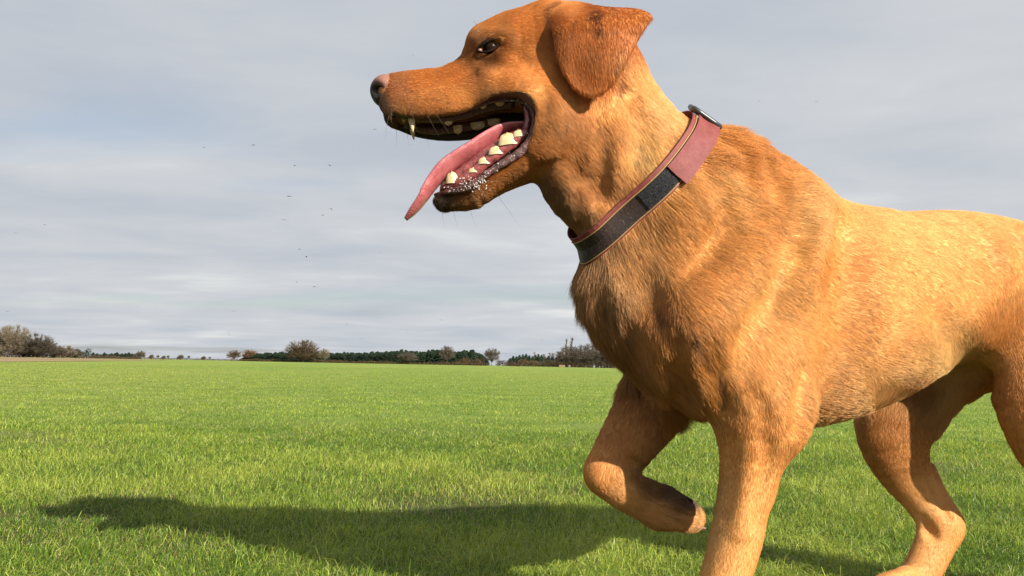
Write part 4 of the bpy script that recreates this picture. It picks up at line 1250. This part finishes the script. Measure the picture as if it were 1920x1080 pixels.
tongue['label'] = 'long wet pink tongue hanging out of the mouth'
# gums
def px_tube(name, rows, mat, seg=10, n=5, wob=0.0, parent=None):
    C = catmull(np.array([[*pt(a, b_, c), r * c / FPX, ry] for a, b_, c, r, ry in rows]), n)
    w = 1 + wob * fbm(C[:, :3], 260, 4, 2)
    tv, tf = tube_mesh(C[:, :3], C[:, 3] * w, seg, flat=C[:, 4] * w)
    return mesh_np(name, tv, tf, mat, parent or dog, smooth=True)
px_tube('gum', [(830, 354, .986, 6, .006), (850, 346, .978, 9, .006), (880, 330, .973, 11, .006), (910, 306, .970, 11, .006), (940, 283, .968, 12, .006), (968, 262, .967, 12, .006), (990, 246, .967, 10, .006)], M_GUM, wob=.25)
px_tube('gum', [(830, 358, .994, 6, .006), (850, 344, 1.012, 8, .005), (880, 327, 1.020, 9, .005), (940, 283, 1.026, 9, .005)], M_GUM, wob=.25)
px_tube('mouth_floor', [(995, 250, 1.0, 14, .028), (960, 268, .998, 18, .029), (920, 293, .996, 19, .027), (880, 320, .994, 17, .023), (850, 340, .994, 12, .017)], M_GUM, wob=.2)
px_tube('gum', [(752, 216, .985, 7, .005), (790, 222, .986, 8, .005), (850, 220, .984, 8, .005), (910, 202, .980, 8, .005), (965, 195, .978, 8, .005)], M_LIP, wob=.2)
px_tube('gum', [(760, 232, 1.014, 8, .005), (800, 244, 1.016, 8, .005), (860, 240, 1.017, 9, .005), (930, 225, 1.017, 9, .005)], M_LIP, wob=.2)
# lips: dark wet rims
LIPZ = .962
px_tube('lip', [(818, 366, .990, 4, .004), (835, 361, .977, 5, .003), (860, 356, .968, 7, .003), (885, 348, .964, 8, .003), (905, 332, LIPZ, 7, .003), (930, 314, .960, 7, .003), (955, 299, .958, 8, .003), (978, 283, .957, 9, .003), (993, 263, .957, 7, .003), (1000, 242, .957, 6, .003), (1001, 222, .957, 5, .003), (996, 205, .957, 5, .003), (984, 194, .959, 3.2, .0022), (965, 189, .961, 2.4, .0020), (940, 189, .962, 2.2, .0020), (918, 193, .963, 2.0, .0018), (898, 201, .966, 1.6, .0015), (880, 207, .969, 1.0, .001)], M_LIP, n=8, wob=.28)
px_tube('cheek_fold', [(984, 198, .972, 5, .006), (990, 222, .972, 7, .006), (984, 248, .972, 8, .006), (976, 262, .970, 7, .006)], M_GUM, wob=.3)
# teeth: each a tapered crown
def tooth(base, tip, w, ry, lobes=1, name='tooth'):
    p0, p1 = pt(*base), pt(*tip)
    d = p1 - p0; L = np.linalg.norm(d); d = d / L
    side = np.cross(d, [0, 1, 0]); side /= np.linalg.norm(side)
    V, F = [], []
    S, R = 12, 6
    for r_ in range(R + 1):
        u_ = r_ / R
        taper = (1 - u_ ** 1.6 * 0.86) if lobes == 1 else math.sqrt(max(0.0, 1 - u_ ** 2.4)) * 0.9 + 0.1 * (1 - u_) + 0.02
        for k in range(S):
            th = 2 * math.pi * k / S
            cx, cy = math.cos(th), math.sin(th)
            h = L * u_
            if lobes > 1:
                h = L * u_ * max(0.4, 0.90 - 0.12 * abs(cx + 0.1) + 0.10 * math.cos(cx * 6.5))
            V.append(p0 + d * h + side * cx * w * taper + np.array([0, 1, 0]) * cy * ry * taper)
    for r_ in range(R):
        for k in range(S):
            F.append([r_ * S + k, r_ * S + (k + 1) % S, (r_ + 1) * S + (k + 1) % S, (r_ + 1) * S + k])
    F.append([R * S + k for k in range(S)])
    return mesh_np(name, np.array(V), F, M_TOOTH, dog, smooth=True)
tooth((771, 212, .983), (774, 248, .981), .0054, .0045)                     # upper canine, near
tooth((771, 226, 1.016), (776, 262, 1.016), .0050, .0045)
tooth((848, 345, .976), (847, 318, .975), .0085, .0055, 2)                     # lower canine, near
tooth((832, 352, .985), (832, 334, .985), .0042, .0035, 2)
tooth((836, 352, 1.004), (838, 322, 1.004), .005, .0045)
for (bx_, by_, tx_, ty_, Y_, w_, lb) in [(908, 308, 907, 292, .967, .0082, 3), (930, 290, 928, 271, .965, .0096, 3), (953, 272, 949, 245, .964, .0122, 3), (973, 257, 971, 241, .964, .0080, 3), (888, 324, 887, 312, .969, .0070, 3), (871, 336, 871, 327, .972, .0056, 2),
                                         (820, 221, 820, 232, .986, .0052, 2), (840, 221, 841, 238, .986, .0066, 2), (800, 220, 799, 227, .986, .0038, 1), (906, 198, 907, 206, .976, .0045, 2), (937, 192, 938, 200, .974, .0060, 3),
                                         (858, 236, 859, 254, 1.014, .0070, 2), (895, 230, 897, 246, 1.014, .0105, 3), (925, 224, 926, 238, 1.014, .0095, 3), (757, 222, 758, 230, .992, .003, 1)]:
    tooth((bx_, by_, Y_), (tx_, ty_, Y_), w_, .0038, lb)
# saliva beads along the lower lip
rgs = np.random.default_rng(3)
SV, SF = [], []
LP = catmull(np.array([(835, 356), (870, 352), (893, 345), (905, 331), (930, 313), (955, 298), (982, 279), (998, 245), (1001, 215), (985, 195), (950, 188)], float), 16)
for _ in range(240):
    q = LP[rgs.integers(len(LP))] + rgs.normal(size=2) * np.array([5, 4])
    if _ % 3 == 0: q = np.array([895, 343]) + rgs.normal(size=2) * np.array([16, 9])
    c_ = pt(q[0], q[1], .954 + 0.002 * rgs.random() + (0.010 if q[0] < 870 else 0.002 if q[0] < 910 else 0))
    v_, f_ = blob(c_, 0.0003 + 0.0008 * rgs.random() ** 2, 6, 4)
    o_ = sum(len(x) for x in SV); SV.append(v_); SF += [[i + o_ for i in f] for f in f_]
sal = mesh_np('saliva', np.concatenate(SV), SF, M_FOAM, dog, smooth=True)
sal['kind'] = 'stuff'
# nose
mt, t, b = new_mat('nose_leather')
at = N(t, 'ShaderNodeAttribute'); at.attribute_name = 'col'
Lk(t, at.outputs['Color'], b.inputs['Base Color'])
b.inputs['Roughness'].default_value = 0.5
b.inputs['Specular IOR Level'].default_value = 0.3
vo = N(t, 'ShaderNodeTexVoronoi', i_Scale=420.0)
tcn = N(t, 'ShaderNodeTexCoord'); Lk(t, tcn.outputs['Object'], vo.inputs['Vector'])
bp = N(t, 'ShaderNodeBump', i_Strength=0.5, i_Distance=0.001)
Lk(t, vo.outputs['Distance'], bp.inputs['Height']); Lk(t, bp.outputs[0], b.inputs['Normal'])
M_NOSE = mt
NC = pt(724, 171, 1.0)
nd = [np.array([-0.58, s * 0.80, -0.16]) / np.linalg.norm([-0.58, 0.80, -0.16]) for s in (-1, 1)]
slit = [np.array([0.10, s * 0.92, -0.10]) / np.linalg.norm([0.10, 0.92, 0.10]) for s in (-1, 1)]
def nose_fun(d):
    r = 1.0
    for n_, s_ in zip(nd, slit):
        a = np.linalg.norm(d - n_); b2 = np.linalg.norm(d - (0.5 * n_ + 0.5 * s_) / np.linalg.norm(0.5 * n_ + 0.5 * s_))
        r -= 0.55 * math.exp(-(a / 0.34) ** 2) + 0.20 * math.exp(-(b2 / 0.22) ** 2)
        w_ = np.linalg.norm(d - np.array([-0.25, n_[1], 0.35]) / np.linalg.norm([-0.25, n_[1], 0.35]))
        r += 0.05 * math.exp(-(w_ / 0.4) ** 2)
    r -= 0.06 * math.exp(-(d[1] / 0.12) ** 2) * (1 if d[0] < 0 else 0)
    return max(r, 0.35)
nv, nf = blob(NC, (0.0208, 0.0205, 0.0215), 56, 40, nose_fun)
dn = (nv - NC) / np.array([0.0208, 0.0205, 0.0215]); rad = np.linalg.norm(dn, axis=1); dn /= rad[:, None] + 1e-9
ncol = np.tile(np.array([0.030, 0.021, 0.019]), (len(nv), 1))
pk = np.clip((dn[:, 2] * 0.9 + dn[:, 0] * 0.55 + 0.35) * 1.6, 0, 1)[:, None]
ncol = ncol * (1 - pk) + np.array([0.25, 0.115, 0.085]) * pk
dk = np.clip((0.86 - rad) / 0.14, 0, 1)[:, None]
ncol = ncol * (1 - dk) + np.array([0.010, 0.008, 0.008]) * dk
nose = mesh_np('nose', nv, nf, M_NOSE, dog, smooth=True, col=ncol)
# eyes
mt, t, b = new_mat('eye_wet')
at = N(t, 'ShaderNodeAttribute'); at.attribute_name = 'col'
Lk(t, at.outputs['Color'], b.inputs['Base Color'])
b.inputs['Roughness'].default_value = 0.25; b.inputs['Specular IOR Level'].default_value = 0.06
M_EYE = mt
M_LID = simple_mat('eyelid_dark', (0.012, 0.008, 0.006), 0.9, 0.02, noise=(300, (0.028, 0.015, 0.010)))
M_CARUNCLE = simple_mat('eye_corner_pink', (0.34, 0.17, 0.14), 0.4, 0.5, coat=0.4)
def eye(mirror):
    c = EYE_C.copy(); c[1] += 0.0108
    g = np.array([-0.55, -0.80, -0.05])
    if mirror:
        c[1] = 2.0 - c[1]; g[1] = -g[1]
    g /= np.linalg.norm(g)
    v_, f_ = blob(c, 0.0112, 32, 24)
    d = (v_ - c) / 0.0112
    a = np.arccos(np.clip(d @ g, -1, 1))
    cl = np.tile(np.array([0.16, 0.10, 0.08]), (len(v_), 1))
    cl[a < 1.35] = (0.014, 0.008, 0.005); cl[a < 0.36] = (0.004, 0.004, 0.004)
    e = mesh_np('eye', v_, f_, M_EYE, dog, smooth=True, col=cl)
    almond_up = catmull(np.array([(894, 97), (903, 85), (914, 77), (929, 72.5), (946, 73)], float), 6)
    almond_lo = catmull(np.array([(894, 97), (906, 98), (920, 95), (935, 86), (946, 73)], float), 6)
    Yl = EYE_C[1] - 0.0020
    for nm, al, r0 in (('eyelid', almond_up, .0023), ('eyelid', almond_lo, .0014)):
        u_ = np.linspace(0, 1, len(al))
        P = np.array([pt(a_, b_, Yl + 0.0045 * (2 * x - 1) ** 2 + 0.003 * (1 - x)) for (a_, b_), x in zip(al, u_)])
        if mirror: P[:, 1] = 2.0 - P[:, 1]
        tv, tf = tube_mesh(P, r0 * (0.55 + 0.6 * np.sin(u_ * math.pi)), 10)
        mesh_np(nm, tv, tf, M_LID, e, smooth=True)
    P = pt(900, 94, Yl + 0.004)
    if mirror: P[1] = 2 - P[1]
    v_, f_ = blob(P, (.0026, .002, .0019), 10, 8)
    mesh_np('tear_duct', v_, f_, M_CARUNCLE, e, smooth=True)
eye(False); eye(True)
# paw pads and claws
M_PAD = simple_mat('paw_pad', (0.016, 0.013, 0.012), 0.9, 0.1, noise=(300, (0.03, 0.025, 0.023)), bump=0.6, bscale=700)
M_CLAW = simple_mat('claw', (0.20, 0.11, 0.075), 0.5, 0.3, noise=(200, (0.28, 0.17, 0.12)))
for (a, b_, Y_, r_) in [(1187, 882, 1.066, (.0075, .008, .0085)), (1246, 923, 1.07, (.012, .02, .0065)), (1286, 940, 1.050, (.010, .007, .005)), (1302, 958, 1.062, (.009, .008, .005)), (1302, 958, 1.078, (.009, .008, .005)), (1297, 951, 1.093, (.010, .008, .007))]:
    v_, f_ = blob(dpt(a, b_, Y_), r_, 16, 10)
    mesh_np('paw_pad', v_, f_, M_PAD, dog, smooth=True)
def claw(p0, p1, p2, r_):
    tv, tf = tube_mesh(catmull(np.array([p0, p1, p2]), 4), np.linspace(r_, r_ * 0.15, 9), 8)
    mesh_np('claw', tv, tf, M_CLAW, dog, smooth=True)
for dy_, e_ in [(-.024, 0), (-.008, 8), (.008, 8), (.024, 0)]:
    claw(dpt(1298 + e_, 982, 1.07 + dy_), dpt(1310 + e_, 990, 1.07 + dy_), dpt(1316 + e_, 990, 1.07 + dy_), .0032)
for (fx, fy, Y_, sg) in [(1262, 1212, .912, -1), (1651, 1098, 1.072, -1), (2046, 1108, .90, -1)]:
    for dy_, e_ in [(-.026, 0), (-.009, -12), (.009, -12), (.026, 0)]:
        claw(dpt(fx + e_ - 4, fy, Y_ + dy_), dpt(fx + e_ - 16, fy + 1, Y_ + dy_), dpt(fx + e_ - 23, fy + 7, Y_ + dy_), .0030)


# ------------------------------------------------------------------ coat: hair curves
tri = np.concatenate([BF[:, [0, 1, 2]], BF[:, [0, 2, 3]]])
a_, b_, c_ = BV[tri[:, 0]], BV[tri[:, 1]], BV[tri[:, 2]]
area = np.linalg.norm(np.cross(b_ - a_, c_ - a_), axis=1) / 2
cen = (a_ + b_ + c_) / 3
tn = BN[tri[:, 0]]
tow = -(tn * (cen - CAMP)).sum(1) / np.linalg.norm(cen - CAMP, axis=1)
cp = proj(cen)
dens = np.where(tow > -0.25, 1.0, 0.22)
dens *= np.clip(1 - (cp[:, 0] - 1930) / 220, 0.4, 1) * np.clip(1 - (cp[:, 1] - 1085) / 100, 0.4, 1)
head_w = np.clip((1130 - cp[:, 0]) / 120, 0, 1) * (cp[:, 1] < 420)
dens *= 1 + 2.2 * head_w
wgt = area * dens
rgf = np.random.default_rng(77)
pick = rgf.choice(len(tri), FUR_N, p=wgt / wgt.sum())
u1 = np.sqrt(rgf.random(FUR_N)); u2 = rgf.random(FUR_N)
wa, wb, wc = (1 - u1)[:, None], (u1 * (1 - u2))[:, None], (u1 * u2)[:, None]
R0 = BV[tri[pick, 0]] * wa + BV[tri[pick, 1]] * wb + BV[tri[pick, 2]] * wc
RN = BN[tri[pick, 0]] * wa + BN[tri[pick, 1]] * wb + BN[tri[pick, 2]] * wc
RN /= np.linalg.norm(RN, axis=1)[:, None] + 1e-9
# bare skin: mouth, nose, eye, pads, under the collar
ok = ~((poly_sd(MOUTH_P, R0[:, 0], R0[:, 2]) < 0.0004) & (R0[:, 1] > .935) & (R0[:, 1] < 1.036))
ok &= np.linalg.norm((R0 - NC) / np.array([0.0208, 0.0208, 0.0215]), axis=1) > 1.0
for my in (0, 1):
    ec = EYE_C.copy(); ec[0] += .0015; ec[2] += .0005
    if my: ec[1] = 2 - ec[1]
    q = R0 - ec
    al = math.radians(25)
    qa = q[:, 0] * math.cos(al) + q[:, 2] * math.sin(al); qb = -q[:, 0] * math.sin(al) + q[:, 2] * math.cos(al)
    ok &= ~(((qa / .0158) ** 2 + (qb / .0068) ** 2 < 1) & (np.abs(q[:, 1]) < .02))
q = R0 - COL_C
vv = q @ cn
rad_ = np.linalg.norm(q - vv[:, None] * cn, axis=1)
near_col = (np.abs(vv) < CW / 2 * 0.95) & (rad_ < 0.15)
ok &= ~near_col
R0, RN = R0[ok], RN[ok]
vv = vv[ok]; rad_ = rad_[ok]
nH = len(R0)
gp = proj(R0)
g = idw(gp, GUIDES, [2, 3, 4, 5], 3.0, 12.0)
scl = 1.0
T = (_r[None] * g[:, :1] - _u[None] * g[:, 1:2])
# wander of the lie: cowlicks
T += (np.stack([vnoise(R0, 34, 1), vnoise(R0, 34, 2), vnoise(R0, 34, 3)], 1) * 0.20 + np.stack([vnoise(R0, 95, 4), vnoise(R0, 95, 5), vnoise(R0, 95, 6)], 1) * 0.14) * np.linalg.norm(T, axis=1)[:, None]
T -= RN * (T * RN).sum(1)[:, None]
T /= np.linalg.norm(T, axis=1)[:, None] + 1e-9
ln = (0.0022 + g[:, 2] * np.where(g[:, 2] < 0.023, 0.40, 0.50)) * (0.72 + 0.5 * rgf.random(nH)) * (1 + 0.18 * vnoise(R0, 60, 8))
ln *= 1 + 1.1 * np.clip((g[:, 3] - 0.36) / 0.06, 0, 1)
# fur is pressed where it runs under the collar
up = (vv < 0) & (vv > -0.05) & (rad_ < 0.15)
ln = np.where(up, np.minimum(ln, 0.010 + (-vv - CW / 2) * 0.9), ln)
lift = g[:, 3] * 0.62 * (0.4 + 1.0 * rgf.random(nH))
# clumps
nC = nH // 18
cl = rgf.choice(nH, nC, replace=False)
kd = kdtree.KDTree(nC)
for i, j in enumerate(cl):
    kd.insert(R0[j], i)
kd.balance()
own = np.empty(nH, np.int64)
for i in range(nH):
    own[i] = kd.find(R0[i])[1]
K = 5
tt = np.linspace(0, 1, K)
POS = np.empty((nH, K, 3), np.float32)
rj = rgf.normal(size=(nH, 3)) * 0.06
for k, s_ in enumerate(tt):
    along = s_ * (1 - 0.06 * s_)
    rise = lift * (s_ - 0.62 * s_ ** 2)
    P = R0 + T * (ln * along)[:, None] + RN * (ln * rise)[:, None] + rj * (ln * s_ * s_)[:, None]
    POS[:, k] = P
leadT = POS[cl[own]]
dist_ok = (np.linalg.norm(R0[cl[own]] - R0, axis=1) < 0.012)
cs = (0.20 + 0.36 * vnoise(R0, 45, 12)) * dist_ok * np.clip(g[:, 2] / 0.016, 0.15, 1.0)
for k, s_ in enumerate(tt):
    w_ = (cs * s_ ** 1.5 * 0.75)[:, None]
    POS[:, k] = POS[:, k] * (1 - w_) + leadT[:, k] * w_
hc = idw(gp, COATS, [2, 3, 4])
cln = rgf.normal(size=nC)[own]
sv = np.clip(g[:, 2] / 0.018, 0.35, 1.0)
var = 1 + 0.09 * cln * sv + 0.075 * rgf.normal(size=nH) * sv + 0.08 * fbm(R0, 28, 40, 3)
# dark wet or dirty streaks and spots, plus fold shade painted into the coat
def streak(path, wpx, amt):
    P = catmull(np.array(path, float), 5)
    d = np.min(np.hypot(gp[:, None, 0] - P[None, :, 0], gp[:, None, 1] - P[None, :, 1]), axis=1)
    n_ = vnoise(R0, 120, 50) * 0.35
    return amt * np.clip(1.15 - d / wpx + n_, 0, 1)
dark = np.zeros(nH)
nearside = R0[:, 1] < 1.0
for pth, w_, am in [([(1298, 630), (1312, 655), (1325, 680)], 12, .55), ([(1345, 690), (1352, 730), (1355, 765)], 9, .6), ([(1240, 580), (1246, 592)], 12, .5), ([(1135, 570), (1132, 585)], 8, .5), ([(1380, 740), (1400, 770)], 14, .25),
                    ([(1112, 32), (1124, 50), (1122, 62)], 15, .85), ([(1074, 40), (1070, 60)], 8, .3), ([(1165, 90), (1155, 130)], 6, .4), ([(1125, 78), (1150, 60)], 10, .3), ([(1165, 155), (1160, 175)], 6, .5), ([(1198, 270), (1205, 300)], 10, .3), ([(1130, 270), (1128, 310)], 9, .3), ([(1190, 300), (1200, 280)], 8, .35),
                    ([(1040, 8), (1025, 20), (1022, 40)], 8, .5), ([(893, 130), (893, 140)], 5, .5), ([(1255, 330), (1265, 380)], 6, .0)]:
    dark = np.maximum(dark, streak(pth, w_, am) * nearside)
for fx_, fy_ in [(758 + 15 * i_ + 5 * (j_ % 2) + 4 * math.sin(i_ * 5.1 + j_ * 3.3), 168 + 13 * j_ + 2 * i_ + 3 * math.sin(i_ * 2.7 + j_ * 7.9)) for i_ in range(6) for j_ in range(4)]:
    d_ = np.hypot(gp[:, 0] - fx_, gp[:, 1] - fy_)
    dark = np.maximum(dark, (0.25 + 0.2 * math.sin(fx_ * 3.0)) * np.clip(1.3 - d_ / 3.0, 0, 1) * nearside)
hc = hc * np.clip(var, 0.45, 1.6)[:, None]
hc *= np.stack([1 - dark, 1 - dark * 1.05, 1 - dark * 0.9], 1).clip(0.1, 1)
lt = rgf.random(nH) < 0.06
hc[lt] = hc[lt] * 1.15 + np.array([0.07, 0.06, 0.035])
hc = np.clip(hc, 0.004, 0.92)
cv = bpy.data.hair_curves.new('coat')
cv.add_curves([K] * nH)
cv.attributes['position'].data.foreach_set('vector', POS.reshape(-1).astype(np.float32))
ra = cv.attributes.get('radius') or cv.attributes.new('radius', 'FLOAT', 'POINT')
base_r = np.clip(0.00010 + 0.0022 * g[:, 2], 0.00010, 0.00015)
prof = np.array([1.0, 0.95, 0.8, 0.55, 0.12])
ra.data.foreach_set('value', (base_r[:, None] * prof[None]).astype(np.float32).ravel())
ca = cv.attributes.new('hcol', 'FLOAT_COLOR', 'CURVE')
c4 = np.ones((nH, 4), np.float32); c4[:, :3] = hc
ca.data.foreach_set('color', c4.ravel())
mt, t, b = new_mat('dog_hair')
at = N(t, 'ShaderNodeAttribute'); at.attribute_name = 'hcol'
ci = N(t, 'ShaderNodeHairInfo')
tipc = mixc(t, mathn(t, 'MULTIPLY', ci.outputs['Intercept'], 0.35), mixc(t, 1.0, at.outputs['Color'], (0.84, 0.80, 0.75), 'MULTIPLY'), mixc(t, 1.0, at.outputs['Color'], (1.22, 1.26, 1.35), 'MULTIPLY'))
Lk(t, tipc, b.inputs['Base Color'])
b.inputs['Roughness'].default_value = 0.5
b.inputs['Specular IOR Level'].default_value = 0.3
tl = N(t, 'ShaderNodeBsdfTranslucent'); Lk(t, tipc, tl.inputs[0])
ms = N(t, 'ShaderNodeMixShader', i_0=0.25)
Lk(t, b.outputs[0], ms.inputs[1]); Lk(t, tl.outputs[0], ms.inputs[2])
Lk(t, ms.outputs[0], t.nodes['Material Output'].inputs[0])
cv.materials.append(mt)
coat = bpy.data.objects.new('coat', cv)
COL.objects.link(coat)
coat.parent = dog
coat.matrix_parent_inverse = Matrix.Translation(-Vector(dog.location))
coat['kind'] = 'stuff'
# whiskers
WV, WF = [], []
for (a, b2, dx, dy, L_) in [(730, 215, -10, 40, .03), (745, 225, -4, 40, .03), (760, 228, 4, 40, .028), (790, 228, 10, 38, .03), (770, 200, 6, 30, .03), (800, 212, 14, 30, .03), (830, 388, -4, 40, .018), (850, 390, 4, 40, .02), (880, 388, 10, 40, .022), (930, 362, 20, 30, .05), (1060, 240, 20, 36, .055), (815, 210, 18, 28, .03), (735, 200, -4, 30, .02), (900, 60, -30, -20, .015), (895, 50, -20, -30, .016), (1058, 232, 30, 30, .04)]:
    h = near_hit(a, b2)
    if h is None: continue
    d = _r * dx - _u * dy + np.array([0, -12, 0]); d /= np.linalg.norm(d)
    P = np.array([h + d * L_ * s_ + np.array([0.004, 0, -0.006]) * s_ ** 2 for s_ in np.linspace(0, 1, 7)])
    tv, tf = tube_mesh(P, np.linspace(.00022, .00006, 7), 5)
    o_ = len(WV); WV += tv; WF += [[i + o_ for i in f] for f in tf]
M_WHISK = simple_mat('whisker', (0.10, 0.07, 0.05), 0.4)
wh = mesh_np('whiskers', np.array(WV), WF, M_WHISK, dog)
wh['kind'] = 'stuff'
